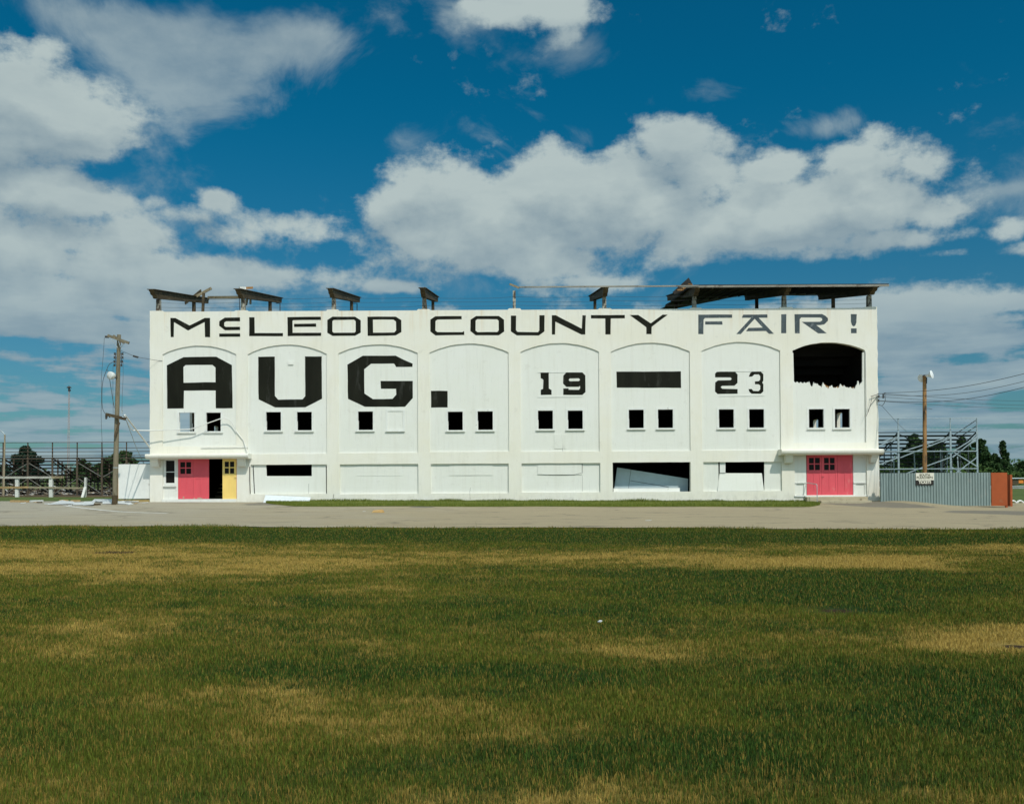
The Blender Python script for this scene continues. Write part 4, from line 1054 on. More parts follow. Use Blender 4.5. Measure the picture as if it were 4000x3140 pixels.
#@@SURROUND
# ------------------------------------------------------------------ utility pole on the left
YU = -4.4
b0 = P(*zL(1007, 1552), YU); t0 = P(*zL(1045, 62), YU)
up_ = thing('utility_pole', (b0.x, YU, g(b0.x, YU)), 'leaning grey wooden utility pole with two crossarms left of the grandstand', 'utility pole')
M_POLE = mat('pole_wood', (.185, .160, .108), .85, .25, 4.0, (1, 1, .12), col2=(.09, .068, .04), thr=.55, bump=.4)
mb = MB(); n = 10
pts = [b0 + Vector((0, 0, -.5))] + [b0.lerp(t0, k / n) for k in range(1, n + 1)]
mb.tube(pts, .138, 14, .092); mb.build('pole', M_POLE, up_, smooth=True)
lo_, hi_ = b0.lerp(t0, -.02), b0.lerp(t0, .055)
MB().tube([lo_, hi_], .144, 14, .141).build('tarred_base', M_BEAM, up_, smooth=True)
s_ = b0.lerp(t0, .215); MB().tube([s_, s_ + (t0 - b0).normalized() * .04], .130, 14).build('metal_band', M_GALV, up_)
for (Ya, a, b_, w) in ((YU - .22, (200, 100), (605, 245), .13), (YU + .22, (305, 105), (515, 245), .11)):
    MB().bar(P(*zK(*a), Ya), P(*zK(*b_), Ya), .10, w).build('crossarm', M_POLE, up_)
MB().bar(P(*zK(150, 125), YU - .22), P(*zK(215, 128), YU - .22), .08, .10).build('insulator', M_IRON, up_)
for a, b_ in (((265, 165), (385, 330)), ((400, 190), (440, 320)), ((500, 250), (450, 330))):
    MB().bar(P(*zK(*a), YU - .25), P(*zK(*b_), YU - .2), .02, .035).build('arm_brace', M_GALV, up_)
for (u, v) in ((336, 452), (333, 522), (328, 600), (322, 668), (480, 452), (480, 522), (472, 597), (463, 670)):
    c = P(*zK(u, v), YU); r = .062 if v < 660 else .045
    MB().lathe([(-.055, 0), (-.055, r), (-.02, r * .7), (.02, r * .7), (.055, r), (.055, 0)], c, (0, 0, 1), 10).build('insulator', M_IRON, up_, smooth=True)
for us in ((350, (440, 690)), (465, (440, 680))):
    c0, c1 = P(*zK(us[0] if us[0] > 400 else 346, us[1][0]), YU), P(*zK(us[0] if us[0] > 400 else 340, us[1][1]), YU)
    MB().bar(c0, c1, .02, .03).build('insulator_rack', M_IRON, up_)
for v in (452, 522, 600, 668):
    MB().bar(P(*zK(346, v), YU), P(*zK(378, v), YU), .018, .018).build('rack_bolt', M_IRON, up_); MB().bar(P(*zK(440, v), YU), P(*zK(470, v), YU), .018, .018).build('rack_bolt', M_IRON, up_)
# lamp
la = P(*zK(345, 872), YU - .2); lb = P(*zK(222, 858), YU - .55)
lm = MB().lathe([(0, .03), (.05, .10), (.16, .17), (.30, .20), (.36, .19), (.40, .12), (.42, 0)], la, lb - la, 16).build('lamp', mat('lamp_globe', (.62, .64, .62), .3, .1, 6.0), up_, smooth=True)
MB().bar(P(*zK(315, 890), YU - .2), P(*zK(360, 880), YU - .1), .12, .16).build('lamp_bracket', M_IRON, lm)
# lower crossarm with a fuse holder
MB().bar(P(*zK(165, 1600), YU - .25), P(*zK(540, 1690), YU - .25), .12, .15).build('crossarm', M_BEAM, up_)
ins = MB(); 
for (u, v, h) in ((180, 1610, .25), (236, 1625, .16), (168, 1650, .18)):
    c = P(*zK(u, v), YU - .25); ins.lathe([(0, 0), (0, .05), (h * .3, .035), (h * .5, .05), (h * .8, .03), (h, .04), (h, 0)], c + Vector((0, 0, .06)), (0, 0, -1), 8)
ins.build('cutout', M_IRON, up_)
for (u, v, r) in ((470, 1540, .05), (468, 1575, .04), (495, 1640, .05)):
    c = P(*zK(u, v), YU - .3); MB().lathe([(-.05, 0), (-.05, r), (0, r * .6), (.05, r), (.06, 0)], c, (.3, 0, 1), 8).build('insulator', M_GALV, up_)
c0, c1 = P(*zL(1020, 960), YU - .02), P(*zL(1035, 800), YU - .24)
MB().bar(P(*zL(1046, 830), YU - .2), P(*zL(1008, 960), YU - .24), .06, .10).build('arm_brace', M_BEAM, up_)
def wire(name, pts, r, label, m=M_WIRE, group=None, cat='wire'):
    o = MB().tube(pts, r, 5).build(name, m, None, origin=pts[0]); return tag(o, label, cat, group)
def smooth_pts(pts, n=5):
    out = []; q = [pts[0]] + list(pts) + [pts[-1]]
    for i in range(1, len(q) - 2):
        for k in range(n):
            t = k / n; a, b, c, d = q[i - 1], q[i], q[i + 1], q[i + 2]
            out.append(.5 * ((2 * b) + (c - a) * t + (2 * a - 5 * b + 4 * c - d) * t * t + (3 * b - a - 3 * c + d) * t ** 3))
    return out + [pts[-1]]
PW = 'wires hanging from the left utility pole'
wire('wire', smooth_pts([P(*zK(135, 145), YU - .2), P(*zK(112, 500), YU - .2), P(*zK(80, 900), YU - .2), P(*zK(82, 1300), YU - .2), P(*zL(888, 780), YU - .2), P(*zL(897, 1010), YU - .2), P(*zL(905, 1150), YU)]), .009, 'long thin wire hanging from the left tip of the top crossarm', group=PW)
wire('wire', smooth_pts([P(*zK(300, 605), YU - .1), P(*zK(225, 655), YU - .15), P(*zK(175, 765), YU - .2), P(*zK(110, 960), YU - .2), P(*zK(90, 1200), YU - .2), P(*zK(100, 1480), YU - .2), P(*zK(160, 1600), YU - .25)]), .014, 'looping cable from the left insulators down to the lower crossarm', group=PW)
wire('wire', smooth_pts([P(*zK(175, 765), YU - .18), P(*zK(205, 775), YU - .18), P(*zK(240, 960), YU - .18), P(*zK(290, 1280), YU - .18), P(*zK(325, 1480), YU - .22)]), .014, 'dark cable hanging just left of the pole past the lamp', group=PW)
wire('wire', [P(*zK(300, 680), YU), P(*zK(298, 1100), YU - .1), P(*zK(304, 1640), YU - .2)], .008, 'straight thin wire close to the left side of the pole', group=PW)
wire('wire', smooth_pts([P(*zK(492, 600), YU), P(*zK(492, 900), YU - .05), P(*zK(478, 1200), YU - .1), P(*zK(470, 1520), YU - .2)]), .008, 'thin wire hanging from the right insulators to the lower crossarm', group=PW)
wire('wire', [P(*zK(455, 395), YU - .1), P(*zK(690, 488), -3), P(*zK(730, 505), -2.8), P(*zK(1010, 555), -.35), P(*zK(1160, 580), -.03), P(*zA(203, 842), -.02)], .011, 'wire running from the upper pole to the left edge of the white facade')
o = MB().lathe([(0, 0), (0, .05), (.26, .05), (.26, 0)], P(*zK(685, 490), -3), (1, .05, -.28), 8).build('splice', M_IRON, None, origin=P(*zK(685, 490), -3)); tag(o, 'small black splice on the wire between the pole and the facade', 'wire splice')
cp = [P(*zL(1095, 765), YU - .1), P(*zL(1318, 1055), -.25)]
o = MB().tube(cp, .040, 8).build('conduit', M_PIPE, None, origin=cp[0]); tag(o, 'thick straight white pipe slanting from the pole down to the building corner', 'conduit')
cp = smooth_pts([P(*zL(1098, 780), YU - .1), P(*zL(1112, 822), -3.8), P(*zL(1138, 872), -2.8), P(*zL(1168, 903), -1.0)])
o = MB().tube(cp, .022, 6).build('conduit', M_PIPE, None, origin=cp[0]); tag(o, 'short curved white pipe between the pole and the loose horizontal pipe', 'conduit')
cp = [P(*zL(1106, 806), YU - .1), P(*zL(1140, 900), -3), P(*zL(1200, 1060), -1), P(*zL(1262, 1190), 1.0), P(*zL(1316, 1300), 3.5)]
o = MB().tube(smooth_pts(cp), .018, 5).build('guy_wire', M_GALV, None, origin=cp[0]); tag(o, 'pale wire sloping from the pole down over the low white wall', 'guy wire')

# ------------------------------------------------------------------ low white board wall beside the building
yw = .16
a, b_ = P(*zL(1036, 1350), yw), XL - .01; zt = P(*zL(1150, 1197), yw).z; zb = P(*zL(1150, 1500), yw).z
ww = thing('board_wall', ((a.x + b_) / 2, yw, g(-21, yw)), 'plain low white board wall between the utility pole and the building', 'wall')
MB().box(a.x, b_, yw, yw + .08, zb, zt).build('boards', M_TRIM, ww)
MB().box(a.x - .03, a.x + .02, yw - .01, yw + .12, zb, zt).build('edge_post', M_RAWW, ww)
MB().box(a.x, b_ - .02, yw + .02, yw + .14, zb - .34, zb - .06).build('bottom_rail', mat('ochre_timber', (.34, .25, .10), .8, .2, 3.0), ww)
for x in (a.x + .3, (a.x + b_) / 2, b_ - .3): MB().box(x - .06, x + .06, yw + .1, yw + .2, g(x, yw) - .3, zt - .05).build('post', M_WOOD, ww)

# ------------------------------------------------------------------ track rail at the left
yr = 10.5
rl = thing('track_railing', (P(*zL(447, 1400), yr).x, yr, g(-24, yr)), 'white posted wooden track railing in front of the left bleachers', 'railing')
M_WPOST = mat('white_painted_post', (.62, .62, .58), .7, .15, 3.0, (1, 1, .3), col2=(.34, .24, .12), thr=.60)
for u in (-150, 147, 445):
    p, q_ = P(*zL(u, 1318), yr), P(*zL(u, 1493), yr); MB().box(p.x - .11, p.x + .11, yr - .02, yr + .14, q_.z - .2, p.z).build('post', M_WPOST, rl)
p, q_ = P(*zL(747, 1313), yr), P(*zL(742, 1493), yr); MB().bar(q_ + Vector((0, .1, -.1)), p + Vector((0, .1, 0)), .1, .20, (0, 1, 0)).build('post', M_WPOST, rl)
MB().bar(P(*zL(720, 1500), yr - .6), P(*zL(748, 1400), yr - .03), .16, .08, (0, 1, 0)).build('brace', M_WPOST, rl)
MB().bar(P(*zL(-200, 1314), yr - .05), P(*zL(452, 1313), yr - .05), .05, .14).build('rail', mat('grey_white_rail', (.42, .41, .36), .8, .3, 2.0, (1, 1, 3), col2=(.2, .17, .12), thr=.56), rl)
MB().bar(P(*zL(452, 1313), yr - .02), P(*zL(560, 1312), yr + .3), .05, .15).build('rail', M_WOOD, rl)
MB().bar(P(*zL(-200, 1404), yr - .05), P(*zL(250, 1400), yr - .05), .05, .13).build('rail', mat('brown_rail', (.34, .23, .11), .8, .3, 2.0, (1, 1, 3)), rl)
MB().bar(P(*zL(250, 1400), yr - .05), P(*zL(735, 1407), yr - .05), .05, .11).build('rail', mat('faded_brown_rail', (.28, .24, .16), .8, .3, 2.0, (1, 1, 3)), rl)
MB().bar(P(*zL(-200, 1496), yr + .2), P(*zL(980, 1494), yr + .2), .1, .22).build('kerb_board', mat('dark_kerb_board', (.14, .095, .055), .85, .3, 2.0), rl)

# ------------------------------------------------------------------ bleachers
def bleachers(name, label, x0, x1, yback, ztop, rows, dz, dy, frames, m_frame, m_board, guard, heavy=.07, diag=True, back_post=True, m_post=None, post_r=.06):
    ro_ = thing(name, ((x0 + x1) / 2, yback, g((x0 + x1) / 2, yback)), label, 'bleachers')
    m_post = m_post or m_frame
    for i in range(rows):
        z = ztop - i * dz; y = yback + i * dy
        if z < .25: break
        MB().box(x0 + jit(.15), x1 + jit(.15), y, y + .26, z - .062, z).build('seat_board', m_board, ro_)
        MB().box(x0 + jit(.3), x1 + jit(.3), y + .34, y + .62, z - .27, z - .22).build('foot_board', m_board, ro_)
    n = rows
    for x in frames:
        f = MB(); zb_ = g(x, yback) - .1
        f.bar((x, yback, ztop - .05), (x, yback + (n - 1) * dy, ztop - (n - 1) * dz - .05), .06, .09)     # raker
        f.bar((x, yback, ztop - .30), (x, yback + (n - 1) * dy, ztop - (n - 1) * dz - .34), .05, .06)
        for k in range(0, n, 2):
            y = yback + k * dy; zt_ = ztop - k * dz - .05
            if zt_ > .4: f.bar((x, y, zb_), (x, y, zt_), heavy * .8, heavy * .8)
        f.bar((x, yback, .6), (x, yback + (n - 1) * dy * .75, .5), .04, .05)
        f.bar((x, yback, ztop * .55), (x, yback + (n - 1) * dy * .42, ztop * .55), .04, .05)
        if diag:
            f.bar((x, yback, .3), (x, yback + dy * 4, ztop * .55), .035, .035); f.bar((x, yback + dy * 4, .3), (x, yback, ztop * .55), .035, .035)
        f.build('frame', m_frame, ro_)
        if back_post:
            top = guard[0] if guard else ztop
            f = MB(); f.box(x - post_r, x + post_r, yback - .08, yback - .02, zb_, ztop); f.box(x - post_r * .55, x + post_r * .55, yback - .07, yback - .02, ztop, top); f.build('back_post', m_post, ro_)
    for z in guard: MB().tube([(x0, yback - .1, z), (x1, yback - .1, z)], .022, 5).build('guard_rail', m_post, ro_)
    return ro_
M_BFR = mat('rusty_frame', (.085, .065, .045), .8, .3, 4.0, col2=(.15, .09, .05), thr=.56)
M_BBD = mat('old_seat_board', (.085, .070, .055), .85, .3, 2.0, (.3, 1, 1))
M_BGL = mat('worn_steel', (.20, .20, .18), .6, .2, 3.0)
YL = 14.5
fx = [P(*zL(u, 1300), YL).x for u in (-405, -187, 30, 247, 463, 680, 897, 1113, 1330)]
zr = [P(*zL(680, v), YL).z for v in (1006, 1057, 1088, 1122, 1150)]
BL = bleachers('bleachers', 'old rusty brown open bleachers behind the track railing at the left', fx[0], fx[-1], YL, zr[3] - .12, 12, .245, .66, fx, M_BFR, M_BBD, zr, .075)
cb = MB()
for i in range(len(fx) - 1):
    a, c = fx[i], fx[i + 1]
    for (yy, za_, zb_) in ((YL + .05, 2.55, 1.5), (YL + .05, 1.45, .3), (YL + 2.6, 2.1, .9), (YL + 5.2, 1.4, .3)):
        z1, z2 = (za_, zb_) if (i + int(yy)) % 2 else (zb_, za_)
        o = MB().bar((a, yy, z1), (c, yy, z2), .03, .035).build('cross_brace', M_BGL, BL)
for (u, v0, v1) in ((508, 1155, 1420), (545, 1178, 1400), (580, 1200, 1420), (200, 1160, 1420), (120, 1160, 1420), (335, 1200, 1420), (795, 1200, 1440), (960, 1200, 1440), (620, 1215, 1440), (860, 1240, 1440)):
    p, q_ = P(*zL(u, v0), YL + 4), P(*zL(u, v1), YL + 4); MB().bar(q_, p, .09, .07).build('inner_post', M_BFR, BL)
# scattered rubbish under the bleachers: one heap nobody could count
hp = MB()
for k in range(900):
    x = random.uniform(-41, -18.5); y = YL + random.uniform(-.3, 7.0); z = g(x, y) + random.uniform(.0, .95) * random.random()
    L_ = random.uniform(.15, .9); an = random.uniform(0, 3.14)
    hp.bar((x, y, z), (x + L_ * math.cos(an), y + L_ * math.sin(an) * .5, z + jit(.14)), random.uniform(.04, .22), random.uniform(.02, .05))
m_h, t, b = new_mat('rubbish'); n_ = t.noise(t.pos(), 1.9, 3, .7)
t.put(b.inputs['Base Color'], t.mix(t.rng(n_, .45, .56), C4((.07, .05, .035)), t.mix(t.rng(t.noise(t.pos(), 3.1, 2), .45, .55), C4((.68, .68, .65)), C4((.40, .33, .22)))))
o = hp.build('debris_heap', m_h, None, origin=(-30, YL + 2, .2)); tag(o, 'broken boards and rubbish strewn under the left bleachers', 'debris', kind='stuff')

# right-hand bleachers
YRB = 16.0
zg_ = [P(*zR(600, v), YRB).z for v in (625, 740)]
zt_ = P(*zR(600, 765), YRB).z
fx = [P(*zR(u, 1000), YRB).x for u in (-745, -201, 343, 887, 1163)]
M_TEAL = mat('blue_grey_steel', (.30, .37, .40), .5, .15, 3.0, metal=.15)
M_DKT = mat('dark_seat_steel', (.045, .060, .065), .6, .2, 3.0)
BR = bleachers('bleachers', 'galvanised steel bleachers with guard fence behind the corrugated fence at the right', fx[0], fx[-1], YRB, zt_, 15, .27, .62, fx, M_DKT, M_DKT, zg_, .08, m_post=M_TEAL, post_r=.062)
for i in range(len(fx) - 1):
    a, c = fx[i], fx[i + 1]
    for (z1, z2) in ((2.6, 3.9), (1.3, 2.5), (.2, 1.3), (3.0, 4.0)):
        MB().bar((a + .1, YRB - .12, z1), (a + (c - a) * .98, YRB - .12, z2 + .1), .04, .07).build('cross_brace', M_TEAL, BR)
    if i == len(fx) - 2:
        for (z1, z2) in ((3.1, 1.9), (1.9, .8)): MB().bar((a, YRB - .10, z1), (c, YRB - .10, z2), .04, .07).build('cross_brace', M_TEAL, BR)
    for z in (3.05, 1.78): MB().bar((a, YRB - .14, z), (c, YRB - .14, z), .05, .07).build('tie_rail', M_TEAL, BR)
for x in (fx[3] + .75, fx[3] + 1.1, fx[2] + 1.0, fx[3] + 2.1, fx[2] + 2.6): MB().bar((x, YRB + 3, 0), (x + jit(.2), YRB + 3, 2.9 + jit(.4)), .08, .08).build('inner_post', M_TEAL, BR)
for (a, b_) in (((925, 800), (1160, 640)), ((985, 820), (1165, 700)), ((355, 790), (480, 850)), ((895, 790), (1030, 850))):
    MB().bar(P(*zR(*a), YRB + 1), P(*zR(*b_), YRB + .3), .05, .06).build('hand_rail', M_DKT, BR)
# wire netting of the guard: thin crossing wires
nt = MB()
for x in np.arange(fx[2] - 5.4, fx[-1], .30):
    nt.bar((x, YRB - .1, zg_[1]), (x + .8 if x + .8 < fx[-1] else fx[-1], YRB - .1, zg_[0]), .006, .006); nt.bar((min(x + .8, fx[-1]), YRB - .1, zg_[1]), (x, YRB - .1, zg_[0]), .006, .006)
nt.build('wire_netting', M_TEAL, BR)

# ------------------------------------------------------------------ corrugated fence, sign and orange gate
YF = -.9
xa, xb = P(3438, 1900, YF).x, P(*zR(1312, 1400), YF).x
zt, zb = P(*zR(900, 1191), YF).z, P(*zR(900, 1537), YF).z
fe = thing('corrugated_fence', ((xa + xb) / 2, YF, g(24, YF)), 'grey green corrugated metal fence right of the building', 'fence')
mb = MB(); per = 29 * .37462 / 71 * (49.1 / 50); pr = []
x = xa
while x < xb:
    pr += [(x, 0), (x + per * .18, -.045), (x + per * .52, -.045), (x + per * .70, 0)]; x += per
pr = [p for p in pr if p[0] <= xb]
top = [(p[0], YF + p[1]) for p in pr]; bot = [(p[0], YF + p[1] + .006) for p in reversed(pr)]
mb.prism(top + bot, zb, zt, axis='z'); mb.build('sheet', mat('corrugated_paint', (.215, .275, .265), .55, .10, 1.5, (1, 1, .5), col2=(.27, .30, .28), thr=.60), fe)
for x in np.arange(xa + .4, xb + .1, 1.9): MB().box(x - .07, x + .07, YF + .03, YF + .15, g(x, YF) - .3, zt - .04).build('post', M_IRON, fe)
for z in (zb + .25, zt - .25): MB().box(xa, xb, YF + .012, YF + .03, z - .04, z + .04).build('rail', M_IRON, fe)
gx0, gx1 = xb + .012, P(*zR(1480, 1400), YF).x
og = thing('orange_gate', ((gx0 + gx1) / 2, YF, g(28, YF)), 'rusty orange panelled gate at the right end of the corrugated fence', 'gate')
M_OG = mat('orange_gate_paint', (.34, .075, .020), .7, .15, 1.5, col2=(.30, .10, .04), thr=.60)
MB().box(gx0, gx1, YF - .02, YF + .03, P(*zR(1400, 1535), YF).z, P(*zR(1400, 1190), YF).z).build('panel', M_OG, og)
p, q_ = P(*zR(1483, 1212), YF + .3), P(*zR(1503, 1540), YF + .3)
MB().box(p.x, q_.x + .03, YF + .04, YF + 1.0, q_.z, p.z).build('side_panel', M_OG, og)
c = P(*zR(1475, 1540), YF); MB().box(c.x - .06, c.x + .05, YF - .02, YF + .08, g(c.x, YF) - .2, c.z + .05).build('leg', M_OG, og)
# ticket sign
sg = thing('sign', (P(*zR(620, 1250), YF - .1).x, YF - .1, .5), 'white and black SOUTH BLEACHERS TICKETS sign on the corrugated fence', 'sign')
M_SW = mat('sign_white', (.68, .66, .56), .6, .05); M_SB = mat('sign_black', (.02, .018, .015), .6, .1); M_SL = mat('sign_letters', (.12, .115, .08), .6, .1)
ys_ = YF - .075
a, b_ = P(*zR(527, 1193), ys_), P(*zR(717, 1268), ys_); MB().box(a.x, b_.x, ys_, ys_ + .025, b_.z, a.z).build('white_board', M_SW, sg)
c_, d_ = P(*zR(525, 1269), ys_), P(*zR(712, 1319), ys_); MB().box(c_.x, d_.x, ys_, ys_ + .025, d_.z, c_.z - .003).build('black_board', M_SB, sg)
def text(s, cx, cz, size, y, m, parent, sx=1.0, bold=.0):
    cu = bpy.data.curves.new('lettering', 'FONT'); cu.body = s; cu.align_x = 'CENTER'; cu.align_y = 'CENTER'; cu.size = size; cu.offset = bold; cu.extrude = .0015
    o = bpy.data.objects.new('lettering', cu); COL.objects.link(o)
    bpy.context.view_layer.update()
    me = bpy.data.meshes.new_from_object(o.evaluated_get(bpy.context.evaluated_depsgraph_get())); bpy.data.objects.remove(o)
    rt = parent.location
    for v in me.vertices: v.co = Vector((v.co.x * sx + cx - rt.x, y - v.co.z - rt.y, v.co.y + cz - rt.z))
    me.materials.clear(); me.materials.append(m); me.name = 'lettering'
    o = bpy.data.objects.new('lettering', me); COL.objects.link(o); o.parent = parent; return o
text('SOUTH', *[P(*zR(620, 1216), ys_)[i] for i in (0, 2)], .165, ys_ - .003, M_SL, sg, 1.05, .006)
text('BLEACHERS', *[P(*zR(620, 1242), ys_)[i] for i in (0, 2)], .165, ys_ - .003, M_SL, sg, 1.02, .006)
text('TICKETS', *[P(*zR(621, 1290), ys_)[i] for i in (0, 2)], .225, ys_ - .003, M_SW, sg, .78, .010)
# small pebbly asphalt bank that buries the left foot of the fence
mb = MB(); b = 0; nx, ny = 30, 8
for j in range(ny):
    for i in range(nx):
        x = XR - 1.4 + 7.4 * i / (nx - 1); y = -4.6 + 4.6 * j / (ny - 1); f = math.sin(math.pi * i / (nx - 1)) ** 1.0 * math.sin(math.pi * .5 * j / (ny - 1)) * max(0, 1 - i / nx) ** .5
        mb.v.append((x, y, g(x, y) + .018 + .24 * f))
for j in range(ny - 1):
    for i in range(nx - 1): a = j * nx + i; mb.f.append((a, a + 1, a + nx + 1, a + nx))
o = mb.build('asphalt_bank', M_ASPH, None); tag(o, 'low asphalt ramp at the foot of the right corner', kind='structure')

# ------------------------------------------------------------------ wooden pole with floodlights at the right
YQ = 3.0
fp = thing('light_pole', (P(*zR(619, 1300), YQ).x, YQ, g(24, YQ)), 'brown wooden pole topped by two silver floodlights behind the corrugated fence', 'light pole')
M_BP = mat('creosoted_pole', (.30, .165, .065), .85, .35, 3.0, (1, 1, .25), col2=(.075, .055, .035), thr=.52, bump=.4)
bx = P(*zR(621, 1190), YQ); tx = P(*zR(618, 182), YQ)
MB().tube([Vector((bx.x, YQ, -1)), bx, (bx + tx) / 2, tx], .125, 12, .105).build('pole', M_BP, fp, smooth=True)
def flood(u0, v0, u1, v1, yo, s=1.0):
    a, b_ = P(*zR(u0, v0), YQ + yo), P(*zR(u1, v1), YQ + yo - .15 * s)
    L_ = (b_ - a).length
    o = MB().lathe([(0, .0), (0, .05), (L_ * .15, .06), (L_ * .4, .09), (L_ * .7, .15), (L_, .24), (L_ * 1.04, .20), (L_ * 1.06, 0)], a, b_ - a, 16).build('floodlight', mat('aluminium_reflector', (.70, .73, .73), .5, .06, 4.0), fp, smooth=True)
    return o
flood(632, 184, 694, 166, -.25, 1.6); flood(618, 192, 584, 208, .35)
MB().bar(P(*zR(600, 180), YQ - .2), P(*zR(662, 172), YQ - .2), .06, .08).build('lamp_arm', M_IRON, fp)
MB().bar(P(*zR(640, 200), YQ - .2), P(*zR(638, 262), YQ - .2), .05, .05).build('switch_box', M_IRON, fp)
wire('wire', smooth_pts([P(*zR(640, 545), YQ - .2), P(*zR(632, 525), YQ - .2), P(*zR(660, 522), YQ - .3), P(*zR(697, 530), YQ - .4)]), .012, 'short loose wire curling off the wooden light pole')

# service bracket and wires at the right corner
wb = thing('wire_bracket', (XR + .1, -.1, P(*zR(160, 380), -.1).z), 'dark wire bracket with insulators on the right corner of the building', 'wire bracket')
MB().bar(P(*zR(60, 396), -.12), P(*zR(137, 372), -.12), .03, .03).build('arm', M_IRON, wb)
MB().bar(P(*zR(130, 368), -.1), P(*zR(215, 366), -.1), .03, .03).build('arm', M_IRON, wb); MB().bar(P(*zR(130, 405), -.1), P(*zR(200, 405), -.1), .03, .03).build('arm', M_IRON, wb)
for (u, v) in ((187, 385), (142, 398), (187, 402), (140, 440)):
    MB().lathe([(-.07, 0), (-.07, .05), (0, .03), (.07, .05), (.07, 0)], P(*zR(u, v), -.1), (0, 0, 1), 8).build('insulator', M_IRON, wb)
RW = 'service wires at the right corner'
wire('wire', smooth_pts([P(*zR(137, 385), -.1), P(*zR(80, 455), -.2), P(*zR(50, 500), -.25), P(*zR(12, 600), -.3)]), .013, 'thick service cable curving down across the right corner pier', group=RW)
wire('wire', smooth_pts([P(*zR(70, 395), -.12), P(*zR(62, 450), -.2), P(*zR(30, 560), -.3)]), .011, 'thin service cable beside the thick one on the right corner pier', group=RW)
wire('wire', smooth_pts([P(*zR(203, 370), -.1), P(*zR(207, 440), -.1), P(*zR(178, 490), -.1), P(*zR(138, 480), -.1)]), .016, 'loop of black cable hanging outside the right corner', group=RW)
wire('wire', [P(*zR(175, 495), -.1), P(*zR(340, 680), 6), P(*zR(430, 762), 12)], .010, 'thin wire slanting from the right corner down to the right bleachers', group=RW)
OW = 'overhead wires running off to the right'
def span(a, b_, ya, yb_, sag, r, label):
    p, q_ = P(*zR(*a), ya), P(*zR(*b_), yb_); p2 = q_ + (q_ - p) * .25
    pts = [p.lerp(p2, k / 14) + Vector((0, 0, -sag * math.sin(math.pi * k / 14))) for k in range(15)]; wire('wire', pts, r, label, group=OW)
span((195, 360), (1655, 112), -.1, -9, .35, .013, 'uppermost overhead wire rising to the right edge')
span((200, 382), (1655, 180), -.1, -8, .45, .011, 'second overhead wire from the top rising to the right edge')
span((150, 442), (1655, 235), -.1, -8, .50, .013, 'third overhead wire from the top rising to the right edge')
span((215, 370), (1655, 437), -.1, 18, .1, .011, 'upper one of the three wires sloping down to the right edge')
span((200, 402), (1655, 480), -.1, 18, .1, .011, 'middle one of the three wires sloping down to the right edge')
span((150, 445), (1655, 515), -.1, 18, .1, .011, 'lowest one of the three wires sloping down to the right edge')

# ------------------------------------------------------------------ far mast and street lamp at the left
mt = thing('mast', (P(*zL(595, 1400), 60).x, 60, 0), 'tall thin red and white lattice mast far behind the left bleachers', 'mast')
a, b_ = P(*zL(594, 1400), 60), P(*zL(606, 560), 60)
M_MR = mat('mast_paint', (.38, .29, .27), .7, .2, .15, (1, 1, 1), col2=(.5, .48, .46), thr=.5)
mb = MB()
for k in range(3):
    an = 2.1 * k + .4; off = Vector((math.cos(an), math.sin(an), 0)) * .14; mb.bar(a + off, b_ + off * .5, .035, .035)
n = 30
for k in range(n):
    p, q_ = a.lerp(b_, k / n), a.lerp(b_, (k + 1) / n); s = .14 * (1 - .5 * k / n); mb.bar(p + Vector((-s, 0, 0)), q_ + Vector((s, 0, 0)), .02, .02)
mb.build('lattice', M_MR, mt)
MB().lathe([(0, 0), (0, .06), (.4, .10), (.45, .30), (.55, .22), (.7, 0)], b_, (0, 0, 1), 8).build('top_lamp', M_IRON, mt)
c = P(*zL(609, 550), 60); MB().box(c.x - .12, c.x + .12, 59.9, 60.1, c.z - .1, c.z + .12).build('fixture', M_IRON, mt)
sl_ = thing('street_lamp', (P(*zL(32, 1440), 13).x, 13, .2), 'old pole with a curved lamp arm at the left edge', 'street lamp')
M_SLP = mat('weathered_lamp_pole', (.30, .25, .17), .8, .2, 3.0)
a, b_ = P(*zL(30, 1480), 13), P(*zL(43, 938), 13)
MB().tube([a, b_], .075, 8, .05).build('pole', M_SLP, sl_, smooth=True)
MB().tube(smooth_pts([b_ + Vector((0, 0, -.15)), P(*zL(30, 922), 13), P(*zL(5, 905), 13), P(*zL(-40, 893), 13), P(*zL(-75, 892), 13)]), .035, 6).build('arm', M_GALV, sl_)
c = P(*zL(-75, 894), 13); MB().lathe([(0, .05), (.1, .14), (.45, .18), (.6, .08), (.62, 0)], c + Vector((.05, 0, 0)), (-1, 0, -.1), 10).build('lamp_head', M_GALV, sl_)

m_dt = mat('track_dirt', (.095, .070, .045), .95, .3, .5)
tag(grid_mesh('dirt_track', list(np.arange(-90, -17.9, 2.0)), list(np.arange(12, 42, 2.0)), .02, m_dt), 'dark dirt track under and beyond the left bleachers', kind='structure')
